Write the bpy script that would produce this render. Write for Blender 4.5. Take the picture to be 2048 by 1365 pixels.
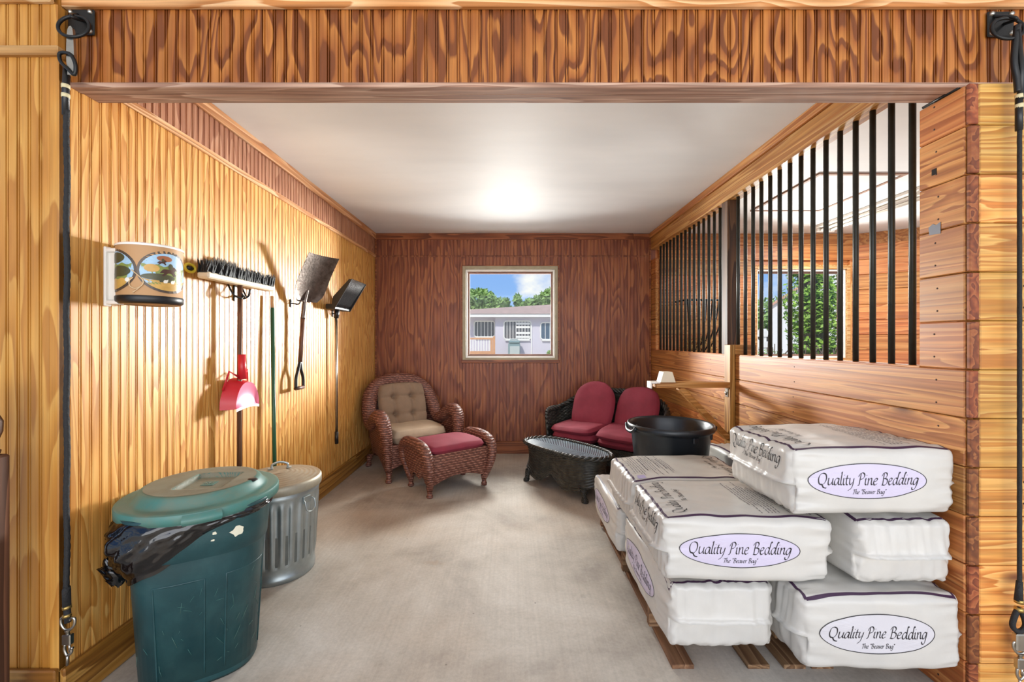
import bpy, math, random
from mathutils import Vector, Matrix, noise
from mathutils.bvhtree import BVHTree

random.seed(7)
sc = bpy.context.scene
for _o in list(bpy.data.objects):
    bpy.data.objects.remove(_o)
COL = sc.collection
PI = math.pi

# ------------------------------------------------------------------ camera
F_PX = 845.0                      # focal length in pixels of the 2048 x 1365 frame
CAM_Z = 1.374
cam_data = bpy.data.cameras.new('camera')
cam_data.sensor_width = 36.0
cam_data.lens = F_PX / 2048 * 36.0
cam_data.clip_start = 0.05
cam_data.clip_end = 400
cam = bpy.data.objects.new('camera', cam_data)
cam.location = (0, 0, CAM_Z)
cam.rotation_euler = (PI / 2, 0, 0)
COL.objects.link(cam)
sc.camera = cam

# ------------------------------------------------------------------ view
sc.view_settings.view_transform = 'Standard'
sc.view_settings.look = 'None'
sc.view_settings.gamma = 1.0
sc.view_settings.exposure = 0.12
sc.view_settings.use_curve_mapping = False


def srgb(h):
    h = h.lstrip('#')
    c = [int(h[i:i + 2], 16) / 255 for i in (0, 2, 4)]
    return tuple((x / 12.92 if x <= .04045 else ((x + .055) / 1.055) ** 2.4) for x in c) + (1,)


def nd(nt, typ, ins=None, **kw):
    n = nt.nodes.new(typ)
    for k, v in kw.items():
        setattr(n, k, v)
    for k, v in (ins or {}).items():
        s = n.inputs[k]
        if hasattr(v, 'is_output'):
            nt.links.new(v, s)
        else:
            s.default_value = v
    return n


def math_(nt, op, a, b=0.0, c=None, clamp=False):
    ins = {0: a, 1: b}
    if c is not None:
        ins[2] = c
    n = nd(nt, 'ShaderNodeMath', ins, operation=op)
    n.use_clamp = clamp
    return n.outputs[0]


def ramp(nt, fac, stops, interp='LINEAR'):
    r = nd(nt, 'ShaderNodeValToRGB', {'Fac': fac})
    r.color_ramp.interpolation = interp
    el = r.color_ramp.elements
    while len(el) < len(stops):
        el.new(.5)
    for e, (p, c) in zip(el, stops):
        e.position = p
        e.color = c if len(c) == 4 else tuple(c) + (1,)
    return r.outputs['Color']


def mixc(nt, fac, a, b, blend='MIX'):
    n = nd(nt, 'ShaderNodeMix', data_type='RGBA', blend_type=blend)
    for s, v in ((n.inputs[0], fac), (n.inputs[6], a), (n.inputs[7], b)):
        if hasattr(v, 'is_output'):
            nt.links.new(v, s)
        else:
            s.default_value = v
    return n.outputs[2]


def g3(v):
    return (v, v, v, 1)


# ------------------------------------------------------------------ world: summer sky with fair-weather clouds
world = bpy.data.worlds.new('sky')
sc.world = world
world.use_nodes = True
nt = world.node_tree
nt.nodes.clear()
tc = nd(nt, 'ShaderNodeTexCoord')
sep = nd(nt, 'ShaderNodeSeparateXYZ', {0: tc.outputs['Generated']})
blue = ramp(nt, sep.outputs['Z'], [(0.0, srgb('#b9d3f2')), (0.12, srgb('#8fb9f3')), (.5, srgb('#5f97e8')), (1, srgb('#4a86de'))])
mp = nd(nt, 'ShaderNodeMapping', {'Vector': tc.outputs['Generated'], 'Scale': (1.0, 1.0, 2.4), 'Location': (.35, .2, .1)})
cl = nd(nt, 'ShaderNodeTexNoise', {'Vector': mp.outputs[0], 'Scale': 4.6, 'Detail': 7.0, 'Roughness': .55, 'Distortion': .3})
cf = ramp(nt, cl.outputs['Fac'], [(.46, g3(0)), (.62, g3(1))])
skyc = mixc(nt, cf, blue, srgb('#fbfaf8'))
bgn = nd(nt, 'ShaderNodeBackground', {'Color': skyc, 'Strength': 1.0})
out = nd(nt, 'ShaderNodeOutputWorld', {'Surface': bgn.outputs[0]})
SKY = bgn


def add_light(name, typ, loc, rot, energy, color=(1, 1, 1), **kw):
    d = bpy.data.lights.new(name, typ)
    d.energy = energy
    d.color = color
    for k, v in kw.items():
        setattr(d, k, v)
    o = bpy.data.objects.new(name, d)
    o.location = loc
    o.rotation_euler = rot
    COL.objects.link(o)
    return o


# sun over the yard (stands behind the barn front, an added aisle roof keeps it out of the stall)
add_light('sun', 'SUN', (0, 0, 20), (math.radians(42), 0, math.radians(-28)), 2.6, (1, .95, .87), angle=.01)
# daylight that comes in through the stall window and through the neighbouring stall's window
add_light('window_daylight', 'AREA', (-.02, 5.32, 1.71), (-PI / 2 + .26, 0, 0), 50, (1, .97, .93), shape='RECTANGLE', size=.62, size_y=.62, spread=math.radians(150))
add_light('neighbour_window_daylight', 'AREA', (3.54, 5.32, 1.71), (-PI / 2, 0, 0), 70, (1, .97, .93), shape='RECTANGLE', size=.62, size_y=.62, spread=math.radians(150))
# the bright yard to either side, shining slantwise through the stall window onto the side walls
add_light('yard_daylight_right', 'AREA', (1.6, 7.5, 1.78), (-PI / 2, 0, 0), 0, (1, .98, .95), shape='RECTANGLE', size=.5, size_y=.5)
add_light('yard_daylight_left', 'AREA', (-1.6, 7.5, 1.78), (-PI / 2, 0, 0), 0, (1, .98, .95), shape='RECTANGLE', size=.5, size_y=.5)
for nm_, e_, tgt in (('yard_daylight_right', 160, (-1.67, 2.6, 1.5)), ('yard_daylight_left', 75, (1.69, 3.2, 1.2))):
    o_ = bpy.data.objects[nm_]
    o_.data.energy = e_
    o_.data.spread = math.radians(90)
    o_.rotation_euler = (Vector(tgt) - o_.location).to_track_quat('-Z', 'Y').to_euler()
# broad fill lamp added behind the camera, standing in for unseen aisle daylight
add_light('aisle_fill', 'AREA', (1.2, -3.2, 1.75), (PI / 2 * 1.05, 0, 0), 250, (1, .985, .96), shape='RECTANGLE', size=8.0, size_y=3.0)


# ------------------------------------------------------------------ mesh helpers
class MB:
    def __init__(self):
        self.v = []
        self.f = []
        self.mi = []
        self.sm = []

    def add(self, verts, faces, mi=0, smooth=False):
        o = len(self.v)
        self.v += [tuple(p) for p in verts]
        for fc in faces:
            self.f.append(tuple(i + o for i in fc))
            self.mi.append(mi)
            self.sm.append(smooth)
        return self

    def box(self, x0, x1, y0, y1, z0, z1, b=0.0, mi=0, M=None):
        if b <= 0:
            v = [(x, y, z) for x in (x0, x1) for y in (y0, y1) for z in (z0, z1)]
            f = [(0, 1, 3, 2), (4, 6, 7, 5), (0, 4, 5, 1), (2, 3, 7, 6), (0, 2, 6, 4), (1, 5, 7, 3)]
        else:
            c = ((x0, x1), (y0, y1), (z0, z1))
            b = min(b, *(abs(q[1] - q[0]) * .45 for q in c))
            v, idx = [], {}
            for sx in (0, 1):
                for sy in (0, 1):
                    for sz in (0, 1):
                        s = (sx, sy, sz)
                        for ax in range(3):
                            p = []
                            for k in range(3):
                                e = c[k][s[k]]
                                p.append(e if k == ax else e + (b if s[k] == 0 else -b))
                            idx[(sx, sy, sz, ax)] = len(v)
                            v.append(tuple(p))
            f = []
            for ax in range(3):
                o1, o2 = [k for k in range(3) if k != ax]
                for s in (0, 1):
                    q = []
                    for a_, b_ in ((0, 0), (1, 0), (1, 1), (0, 1)):
                        t = [0, 0, 0]
                        t[ax] = s
                        t[o1] = a_
                        t[o2] = b_
                        q.append(idx[(t[0], t[1], t[2], ax)])
                    flip = (s == 0) != (ax == 1)
                    f.append(tuple(q[::-1]) if flip else tuple(q))
                # edges parallel to ax
                for a_ in (0, 1):
                    for b_ in (0, 1):
                        t0 = [0, 0, 0]
                        t0[o1] = a_
                        t0[o2] = b_
                        t1 = list(t0)
                        t1[ax] = 1
                        f.append((idx[(*t0, o1)], idx[(*t1, o1)], idx[(*t1, o2)], idx[(*t0, o2)]))
            for sx in (0, 1):
                for sy in (0, 1):
                    for sz in (0, 1):
                        f.append(tuple(idx[(sx, sy, sz, k)] for k in range(3)))
        if M is not None:
            v = [M @ Vector(p) for p in v]
        return self.add(v, f, mi)

    def tube(self, pts, r, n=8, closed=False, caps=True, mi=0, smooth=True, lobes=0, lobe=0.0, twist=0.0, squash=None):
        pts = [Vector(p) for p in pts]
        m = len(pts)
        if not hasattr(r, '__len__'):
            r = [r] * m
        tang = []
        for i in range(m):
            a = pts[(i - 1) % m] if (closed or i > 0) else pts[i]
            b = pts[(i + 1) % m] if (closed or i < m - 1) else pts[i]
            t = b - a
            tang.append(t.normalized() if t.length > 1e-9 else Vector((0, 0, 1)))
        up = Vector((0, 0, 1)) if abs(tang[0].z) < .9 else Vector((1, 0, 0))
        nrm = (up - tang[0] * up.dot(tang[0])).normalized()
        v, dist = [], 0.0
        for i in range(m):
            if i:
                nrm = nrm - tang[i] * nrm.dot(tang[i])
                nrm = nrm.normalized() if nrm.length > 1e-6 else tang[i].orthogonal().normalized()
                dist += (pts[i] - pts[i - 1]).length
            bi = tang[i].cross(nrm)
            for k in range(n):
                a = 2 * PI * k / n
                rr = r[i] * (1 + (lobe * math.cos(lobes * a + twist * dist) if lobes else 0))
                ca, sa = math.cos(a), math.sin(a)
                if squash:
                    sa *= squash
                v.append(pts[i] + nrm * (ca * rr) + bi * (sa * rr))
        f = []
        for i in range(m if closed else m - 1):
            j = (i + 1) % m
            for k in range(n):
                l = (k + 1) % n
                f.append((i * n + k, i * n + l, j * n + l, j * n + k))
        if caps and not closed:
            f.append(tuple(range(n))[::-1])
            f.append(tuple((m - 1) * n + k for k in range(n)))
        return self.add(v, f, mi, smooth)

    def lathe(self, prof, n=32, c=(0, 0, 0), rad=None, mi=0, smooth=True, cap0=False, cap1=False):
        v = []
        for i, (r, z) in enumerate(prof):
            for k in range(n):
                a = 2 * PI * k / n
                rr = r * (rad(a, z) if rad else 1)
                v.append((c[0] + rr * math.cos(a), c[1] + rr * math.sin(a), c[2] + z))
        f = []
        for i in range(len(prof) - 1):
            for k in range(n):
                l = (k + 1) % n
                f.append((i * n + k, i * n + l, (i + 1) * n + l, (i + 1) * n + k))
        if cap0:
            f.append(tuple(range(n))[::-1])
        if cap1:
            f.append(tuple((len(prof) - 1) * n + k for k in range(n)))
        return self.add(v, f, mi, smooth)

    def grid(self, fn, nu, nv, closed_u=False, mi=0, smooth=True):
        v = []
        for j in range(nv + 1):
            for i in range(nu if closed_u else nu + 1):
                v.append(fn(i / nu, j / nv))
        w = nu if closed_u else nu + 1
        f = []
        for j in range(nv):
            for i in range(nu):
                a, b = i, (i + 1) % w if closed_u else i + 1
                f.append((j * w + a, j * w + b, (j + 1) * w + b, (j + 1) * w + a))
        return self.add(v, f, mi, smooth)

    def prism(self, poly, o, ex, ey, ez, h, mi=0, smooth=False):
        """poly of (s, t) in the plane o + s*ex + t*ey, extruded along ez by h"""
        o, ex, ey, ez = map(Vector, (o, ex, ey, ez))
        n = len(poly)
        v = [o + ex * s + ey * t for s, t in poly] + [o + ex * s + ey * t + ez * h for s, t in poly]
        f = [tuple(range(n))[::-1], tuple(range(n, 2 * n))]
        for k in range(n):
            l = (k + 1) % n
            f.append((k, l, n + l, n + k))
        return self.add(v, f, mi, smooth)

    def mesh(self, name, mats):
        me = bpy.data.meshes.new(name)
        me.from_pydata(self.v, [], self.f)
        for m in (mats if isinstance(mats, (list, tuple)) else [mats]):
            me.materials.append(m)
        me.polygons.foreach_set('use_smooth', self.sm)
        if any(self.mi):
            me.polygons.foreach_set('material_index', self.mi)
        me.update()
        return me

    def build(self, name, mats, parent=None, loc=None):
        return link(name, self.mesh(name, mats), parent, loc)


def link(name, data, parent=None, loc=None, rotz=None):
    o = bpy.data.objects.new(name, data)
    COL.objects.link(o)
    if parent is not None:
        o.parent = parent
    if loc is not None:
        o.location = loc
    if rotz is not None:
        o.rotation_euler = (0, 0, rotz)
    return o


def thing(name, label, cat, loc=(0, 0, 0), rotz=0.0, group=None):
    o = link(name, None, None, loc, rotz)
    o.empty_display_size = .1
    return tag(o, label, cat, group)


def tag(o, label, cat, group=None):
    o['label'] = label
    o['category'] = cat
    if group:
        o['group'] = group
    return o


def struct(o, label, cat):
    o['kind'] = 'structure'
    o['label'] = label
    o['category'] = cat
    return o


def stuff(o):
    o['kind'] = 'stuff'
    return o


def crom(pts, k=6, closed=False):
    """Catmull-Rom curve through pts (any dimension)"""
    pts = [tuple(p) for p in pts]
    n = len(pts)
    out_ = []
    segs = n if closed else n - 1
    for i in range(segs):
        if closed:
            p0, p1, p2, p3 = (pts[(i + d) % n] for d in (-1, 0, 1, 2))
        else:
            p1, p2 = pts[i], pts[i + 1]
            p0 = pts[i - 1] if i > 0 else tuple(2 * a - b for a, b in zip(p1, p2))
            p3 = pts[i + 2] if i + 2 < n else tuple(2 * b - a for a, b in zip(p1, p2))
        for j in range(k):
            t = j / k
            out_.append(tuple(.5 * (2 * b + (c - a) * t + (2 * a - 5 * b + 4 * c - d) * t * t + (3 * b - a - 3 * c + d) * t ** 3)
                              for a, b, c, d in zip(p0, p1, p2, p3)))
    if not closed:
        out_.append(pts[-1])
    return out_


def sstep(a, b, x):
    t = min(1, max(0, (x - a) / (b - a)))
    return t * t * (3 - 2 * t)


# ------------------------------------------------------------------ materials
def nmat(name, base=(.8, .8, .8, 1), rough=.5, metal=0.0, spec=.5, coat=0.0):
    m = bpy.data.materials.new(name)
    m.use_nodes = True
    t = m.node_tree
    b = t.nodes['Principled BSDF']
    b.inputs['Base Color'].default_value = base
    b.inputs['Roughness'].default_value = rough
    b.inputs['Metallic'].default_value = metal
    b.inputs['Specular IOR Level'].default_value = spec
    if coat:
        b.inputs['Coat Weight'].default_value = coat
        b.inputs['Coat Roughness'].default_value = .25
    return m, t, b


def set_in(t, b, key, v):
    t.links.new(v, b.inputs[key])


def bump(t, b, h, strength=.3, dist=.01):
    n = nd(t, 'ShaderNodeBump', {'Height': h, 'Strength': strength, 'Distance': dist})
    t.links.new(n.outputs[0], b.inputs['Normal'])


def wood(name, dark, mid, light, grain='Z', along=.55, across=5.0, rings=17.0, rough=.38, board=False,
         knots=0.0, fine=.3, bmp=.12, patch=.25, patch_col=None, spec=.45, lines=(.35, .8, .94), obj_coords=False):
    m, t, b = nmat(name, rough=rough, spec=spec)
    if obj_coords:
        pos = nd(t, 'ShaderNodeTexCoord').outputs['Object']
    else:
        pos = nd(t, 'ShaderNodeNewGeometry').outputs['Position']
    rnd = None
    if board:
        oi = nd(t, 'ShaderNodeObjectInfo')
        rnd = oi.outputs['Random']
        sc_ = nd(t, 'ShaderNodeVectorMath', {0: (31.7, 47.3, 23.9), 'Scale': rnd}, operation='SCALE')
        pos = nd(t, 'ShaderNodeVectorMath', {0: pos, 1: sc_.outputs[0]}, operation='ADD').outputs[0]
    ax = 'XYZ'.index(grain)

    def mapped(al, ac):
        s = [ac, ac, ac]
        s[ax] = al
        return nd(t, 'ShaderNodeMapping', {'Vector': pos, 'Scale': tuple(s)}).outputs[0]
    n1 = nd(t, 'ShaderNodeTexNoise', {'Vector': mapped(along, across), 'Scale': 1.0, 'Detail': 2.5, 'Roughness': .45, 'Distortion': .25})
    fld = n1.outputs['Fac']
    kn = None
    if knots > 0:
        vo = nd(t, 'ShaderNodeTexVoronoi', {'Vector': mapped(1.7, 4.2), 'Scale': 1.0, 'Randomness': 1.0})
        kn = nd(t, 'ShaderNodeMapRange', {'Value': vo.outputs['Distance'], 'From Min': .05 * knots, 'From Max': .14 * knots, 'To Min': 1.0, 'To Max': 0.0}).outputs[0]
        kw = nd(t, 'ShaderNodeMapRange', {'Value': vo.outputs['Distance'], 'From Min': .0, 'From Max': .45, 'To Min': .22, 'To Max': 0.0}).outputs[0]
        fld = math_(t, 'ADD', fld, kw)
    fr = math_(t, 'FRACT', math_(t, 'MULTIPLY', fld, rings))
    c = ramp(t, fr, [(0, srgb(light)), (lines[0], srgb(mid)), (lines[1], srgb(dark)), (lines[2], srgb(dark)), (1, srgb(light))])
    f2 = nd(t, 'ShaderNodeTexNoise', {'Vector': mapped(3.0, 110.0), 'Scale': 1.0, 'Detail': 3.0})
    fm = nd(t, 'ShaderNodeMapRange', {'Value': f2.outputs['Fac'], 'From Min': .3, 'From Max': .7, 'To Min': 1 - fine, 'To Max': 1 + fine * .35}).outputs[0]
    c = mixc(t, 1.0, c, nd(t, 'ShaderNodeCombineColor', {0: fm, 1: fm, 2: fm}).outputs[0], 'MULTIPLY')
    f3 = nd(t, 'ShaderNodeTexNoise', {'Vector': mapped(.9, 2.2), 'Scale': 1.0, 'Detail': 3.0, 'Roughness': .6})
    pm = ramp(t, f3.outputs['Fac'], [(.42, g3(0)), (.66, g3(1))])
    pf = math_(t, 'MULTIPLY', pm, patch)
    c = mixc(t, pf, c, srgb(patch_col or dark))
    if kn is not None:
        c = mixc(t, math_(t, 'MULTIPLY', kn, .85), c, srgb('#5a2c14'))
    if rnd is not None:
        hv = nd(t, 'ShaderNodeHueSaturation', {'Color': c, 'Saturation': 1.0,
                'Value': nd(t, 'ShaderNodeMapRange', {'Value': rnd, 'To Min': .82, 'To Max': 1.12}).outputs[0],
                'Hue': nd(t, 'ShaderNodeMapRange', {'Value': rnd, 'To Min': .508, 'To Max': .494}).outputs[0]})
        c = hv.outputs[0]
    set_in(t, b, 'Base Color', c)
    bump(t, b, math_(t, 'ADD', math_(t, 'MULTIPLY', fr, .5), f2.outputs['Fac']), bmp, .002)
    rg = nd(t, 'ShaderNodeMapRange', {'Value': f2.outputs['Fac'], 'To Min': rough - .08, 'To Max': rough + .14}).outputs[0]
    set_in(t, b, 'Roughness', rg)
    return m


def plain(name, hexc, rough=.5, metal=0.0, spec=.5, var=.0, scale=8.0, bmp=0.0, bscale=60.0, dirt=None, dirt_amt=.4, coat=0.0):
    m, t, b = nmat(name, srgb(hexc), rough, metal, spec, coat)
    pos = nd(t, 'ShaderNodeTexCoord').outputs['Object']
    if var or dirt:
        n = nd(t, 'ShaderNodeTexNoise', {'Vector': pos, 'Scale': scale, 'Detail': 5.0, 'Roughness': .6})
        k = nd(t, 'ShaderNodeMapRange', {'Value': n.outputs['Fac'], 'From Min': .3, 'From Max': .7, 'To Min': 1 - var, 'To Max': 1 + var}).outputs[0]
        c = mixc(t, 1.0, srgb(hexc), nd(t, 'ShaderNodeCombineColor', {0: k, 1: k, 2: k}).outputs[0], 'MULTIPLY')
        if dirt:
            n2 = nd(t, 'ShaderNodeTexNoise', {'Vector': pos, 'Scale': scale * .7, 'Detail': 6.0, 'Roughness': .7, 'Distortion': .4})
            c = mixc(t, math_(t, 'MULTIPLY', ramp(t, n2.outputs['Fac'], [(.45, g3(0)), (.7, g3(1))]), dirt_amt), c, srgb(dirt))
        set_in(t, b, 'Base Color', c)
    if bmp:
        n3 = nd(t, 'ShaderNodeTexNoise', {'Vector': pos, 'Scale': bscale, 'Detail': 4.0})
        bump(t, b, n3.outputs['Fac'], bmp, .004)
    return m


M = {}
M['left'] = wood('honey_beadboard', '#bd8038', '#d79e50', '#e2b064', 'Z', .9, 7.0, 13, rough=.38, patch=.3, patch_col='#c07a34', lines=(.4, .85, .93), fine=.22)
M['left_band'] = wood('rose_beadboard', '#9d6446', '#b27a58', '#bd8a6a', 'Z', .9, 7.0, 9, rough=.4, fine=.2)
M['front_left'] = wood('amber_beadboard', '#b57a2c', '#c98e3a', '#d49f4c', 'Z', .9, 5.5, 9, rough=.42, patch=.4, patch_col='#a8682a', lines=(.4, .85, .93), fine=.2)
M['header'] = wood('header_beadboard', '#733a10', '#9c5820', '#b87432', 'Z', 1.5, 6.5, 10, rough=.4, patch=.2, patch_col='#7c3f12', lines=(.5, .62, .9))
M['back'] = wood('russet_beadboard', '#7a4029', '#915235', '#a7683f', 'Z', .8, 5.5, 10, rough=.42, patch=.5, patch_col='#6e3825', fine=.18, lines=(.5, .7, .92))
M['back_trim'] = wood('russet_trim', '#6d3719', '#8d4d26', '#a5633a', 'X', .6, 8, 9, rough=.42)
M['plank'] = wood('pine_plank', '#a25f2e', '#c47f42', '#d29454', 'Y', .28, 11.0, 9, rough=.4, board=True, knots=.9, patch=.3, patch_col='#a8562f')
M['plank_front'] = wood('pine_plank_front', '#c07a32', '#dc9f4e', '#e8b264', 'X', .5, 12.0, 9, rough=.4, board=True, knots=.9, patch=.18, patch_col='#bf7336')
M['plank_x'] = wood('pine_plank_neighbour', '#a8622e', '#c88345', '#d59658', 'X', .28, 9.0, 8, rough=.42, board=True, knots=.9, patch=.3, patch_col='#a8542c', lines=(.4, .85, .93))
M['plank_side'] = wood('pine_plank_slanting', '#a8622e', '#c88345', '#d59658', 'X', .28, 9.0, 8, rough=.42, board=True, knots=.9, patch=.3, patch_col='#a8542c', lines=(.4, .85, .93), obj_coords=True)
M['endgrain'] = wood('end_grain', '#6b3417', '#8c4a24', '#a06034', 'Y', 3, 14, 7, rough=.55, board=True, fine=.2)
M['beam'] = wood('beam_wood', '#a8682e', '#c48a48', '#d6a466', 'Y', .3, 12, 8, rough=.45, board=True, patch=.2)
M['trim_z'] = wood('trim_wood_upright', '#b47a38', '#d6a25c', '#e6bd7e', 'Z', .5, 9, 9, rough=.45, board=True)
M['trim_x'] = wood('trim_wood_cross', '#b57a3e', '#d2a068', '#e3b986', 'X', .5, 9, 9, rough=.45, board=True, knots=.6)
M['trim_y'] = wood('trim_wood_long', '#b0743c', '#cf9a62', '#dfb588', 'Y', .5, 9, 9, rough=.45, board=True)
M['soffit'] = wood('soffit_ply', '#9c7560', '#b58f79', '#c6a58f', 'X', .7, 14, 9, rough=.6, fine=.45, patch=.35, patch_col='#8d6b58')
M['base_y'] = wood('baseboard_wood', '#84541d', '#a8752f', '#bd8c46', 'Y', .5, 7, 10, rough=.42)
M['base_x'] = wood('baseboard_wood_cross', '#84541d', '#a8752f', '#bd8c46', 'X', .5, 7, 10, rough=.42)
M['post_dark'] = wood('dark_post_wood', '#3c2413', '#58381f', '#6d4b2e', 'Z', .6, 9, 9, rough=.5)
M['rack'] = wood('rack_wood', '#9c6327', '#bf8440', '#d29d5c', 'Z', .7, 9, 9, rough=.42, board=True, obj_coords=False)
M['rack_x'] = wood('rack_wood_arm', '#9c6327', '#bf8440', '#d29d5c', 'X', .7, 9, 9, rough=.42)
M['pallet_x'] = wood('pallet_wood_cross', '#6b4a30', '#8a6646', '#a07d5c', 'X', .5, 14, 7, rough=.75, board=True)
M['pallet'] = wood('pallet_wood', '#6b4a30', '#8a6646', '#a07d5c', 'Y', .8, 9, 8, rough=.75, board=True)
M['old_wood'] = wood('old_dark_wood', '#4a2b18', '#67402a', '#7d5238', 'Z', .7, 8, 9, rough=.6)
M['handle_wood'] = wood('handle_wood', '#4d2f1f', '#6b4630', '#805a40', 'Z', 1, 40, 6, rough=.5)

M['white'] = plain('white_paint', '#e6e2da', .55, var=.03)
M['white_gloss'] = plain('white_gloss', '#f0eee8', .3)
M['cream'] = plain('cream_plastic', '#d9cdb4', .45, var=.05)
M['sage'] = plain('weathered_frame', '#a39a80', .6, var=.12, scale=14)
M['sash'] = plain('brown_sash', '#7d5a4a', .5, var=.08)
M['black_metal'] = plain('black_metal', '#161615', .38, .3, var=.15, scale=20, bmp=.1, bscale=90)
M['bar'] = plain('bar_paint', '#282a25', .42, .25, var=.2, scale=16, dirt='#4a4a40', dirt_amt=.35)
M['steel'] = plain('bright_steel', '#b4b0a6', .28, 1.0, var=.1, scale=30)
M['brass'] = plain('brass_tone', '#b5995a', .35, .9)
M['galv'] = plain('galvanised_steel', '#aab3b4', .36, .85, var=.12, scale=6, dirt='#8b9496', dirt_amt=.5)
M['galv_lid'] = plain('dusty_galvanised', '#aaa493', .5, .5, var=.1, scale=8, dirt='#8f7d62', dirt_amt=.6)
M['green_body'] = plain('green_plastic', '#163c40', .40, var=.14, scale=5, bmp=.12, bscale=40, dirt='#3f6a68', dirt_amt=.35)
M['green_lid'] = plain('green_lid_plastic', '#447870', .45, var=.08, scale=5, dirt='#7e735c', dirt_amt=.55)
M['dusty_lid'] = plain('dusty_lid_plastic', '#7f8272', .6, var=.1, scale=7, dirt='#6b5f4b', dirt_amt=.7)
M['liner'] = plain('black_liner', '#07080a', .12, spec=.7, bmp=.25, bscale=14)
M['residue'] = plain('label_residue', '#d9d5bd', .7)
M['rope'] = plain('black_rope', '#1b1b1c', .75, bmp=.6, bscale=180)
M['tape_black'] = plain('black_tape', '#101011', .35)
M['tape_cream'] = plain('cream_tape', '#cfc39a', .6)
M['red'] = plain('red_plastic', '#c01f2b', .35, var=.05)
M['pink'] = plain('pink_plastic', '#e07a94', .45, var=.06, scale=12)  # paler pink for the plate of the red dustpan
M['green_pole'] = plain('green_pole_paint', '#1d5238', .35)
M['tan'] = plain('tan_end', '#b88e62', .6)
M['bristle'] = plain('black_bristle', '#141416', .6, bmp=.8, bscale=220)
M['bristle_grey'] = plain('grey_bristle', '#8f8a80', .7, bmp=.8, bscale=160)
M['shovel'] = plain('worn_shovel_steel', '#6e625a', .4, .75, var=.3, scale=26, dirt='#33251c', dirt_amt=.75, bmp=.4, bscale=60)
M['black_plastic'] = plain('black_plastic', '#131416', .4, var=.1)
M['tub'] = plain('tub_plastic', '#161c22', .34, var=.12, scale=5, bmp=.05, bscale=30)
M['cushion_red'] = plain('red_cushion', '#84283a', .8, var=.1, scale=7, bmp=.25, bscale=300, dirt='#9a3a4c', dirt_amt=.3)
M['cushion_tan'] = plain('taupe_cushion', '#88715b', .85, var=.1, scale=9, bmp=.35, bscale=200)
M['cushion_pale'] = plain('pale_cushion', '#b5a188', .75, var=.08, scale=9, bmp=.2, bscale=120)
M['film'] = plain('bag_film', '#c3c0b9', .36, spec=.5, var=.03, scale=5, dirt='#d8d0c2', dirt_amt=.25, bmp=.25, bscale=26)
M['ink_purple'] = plain('purple_ink', '#3d2440', .5)
M['ink_black'] = plain('black_ink', '#1e1b20', .5)
M['ink_faint'] = plain('faint_ink', '#57505a', .55)
M['lavender'] = plain('lavender_ink', '#c6bed2', .45)
M['oval_grey'] = plain('grey_oval_ink', '#c9c6ca', .45)
M['lilac'] = plain('lilac_ink', '#a99fc0', .5)
M['patch'] = plain('grey_tape', '#7d8088', .3, .6, var=.1)
M['hole'] = plain('dark_hole', '#1a100a', .9)
M['knob'] = plain('nail_rust', '#3a2014', .7)
M['hay'] = plain('hay', '#b89a58', .9, var=.25)

m, t, b = nmat('ceiling_board', srgb('#e2e2e0'), .6)
pos = nd(t, 'ShaderNodeNewGeometry').outputs['Position']
n = nd(t, 'ShaderNodeTexNoise', {'Vector': nd(t, 'ShaderNodeMapping', {'Vector': pos, 'Scale': (.7, 2.2, 1)}).outputs[0], 'Scale': 1.2, 'Detail': 4.0})
set_in(t, b, 'Base Color', ramp(t, n.outputs['Fac'], [(.3, srgb('#e2e6e8')), (.7, srgb('#eef1f2'))]))
n = nd(t, 'ShaderNodeTexNoise', {'Vector': pos, 'Scale': 130.0, 'Detail': 2.0})
bump(t, b, n.outputs['Fac'], .06, .002)
M['ceiling'] = m

m, t, b = nmat('concrete_floor', srgb('#b9b0a4'), .62)
pos = nd(t, 'ShaderNodeNewGeometry').outputs['Position']
n = nd(t, 'ShaderNodeTexNoise', {'Vector': pos, 'Scale': 1.3, 'Detail': 6.0, 'Roughness': .62, 'Distortion': .3})
c = ramp(t, n.outputs['Fac'], [(.34, srgb('#968d82')), (.5, srgb('#b6aea2')), (.66, srgb('#c9c3b9'))])
n = nd(t, 'ShaderNodeTexNoise', {'Vector': nd(t, 'ShaderNodeMapping', {'Vector': pos, 'Location': (4.3, 7.1, 0)}).outputs[0], 'Scale': .9, 'Detail': 4.0})
c = mixc(t, math_(t, 'MULTIPLY', ramp(t, n.outputs['Fac'], [(.48, g3(0)), (.7, g3(1))]), .55), c, srgb('#b59f87'))
n = nd(t, 'ShaderNodeTexNoise', {'Vector': pos, 'Scale': 60.0, 'Detail': 4.0, 'Roughness': .7})
k = nd(t, 'ShaderNodeMapRange', {'Value': n.outputs['Fac'], 'From Min': .3, 'From Max': .7, 'To Min': .88, 'To Max': 1.07}).outputs[0]
c = mixc(t, 1.0, c, nd(t, 'ShaderNodeCombineColor', {0: k, 1: k, 2: k}).outputs[0], 'MULTIPLY')
br = nd(t, 'ShaderNodeTexNoise', {'Vector': nd(t, 'ShaderNodeMapping', {'Vector': pos, 'Scale': (70, 1.5, 1)}).outputs[0], 'Scale': 1.0, 'Detail': 3.0})
k2 = nd(t, 'ShaderNodeMapRange', {'Value': br.outputs['Fac'], 'From Min': .3, 'From Max': .7, 'To Min': .94, 'To Max': 1.04}).outputs[0]
c = mixc(t, 1.0, c, nd(t, 'ShaderNodeCombineColor', {0: k2, 1: k2, 2: k2}).outputs[0], 'MULTIPLY')
vo = nd(t, 'ShaderNodeTexVoronoi', {'Vector': pos, 'Scale': 7.0})
sp = nd(t, 'ShaderNodeMapRange', {'Value': vo.outputs['Distance'], 'From Min': .02, 'From Max': .045, 'To Min': .75, 'To Max': 0}).outputs[0]
c = mixc(t, sp, c, srgb('#5d564d'))
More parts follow.
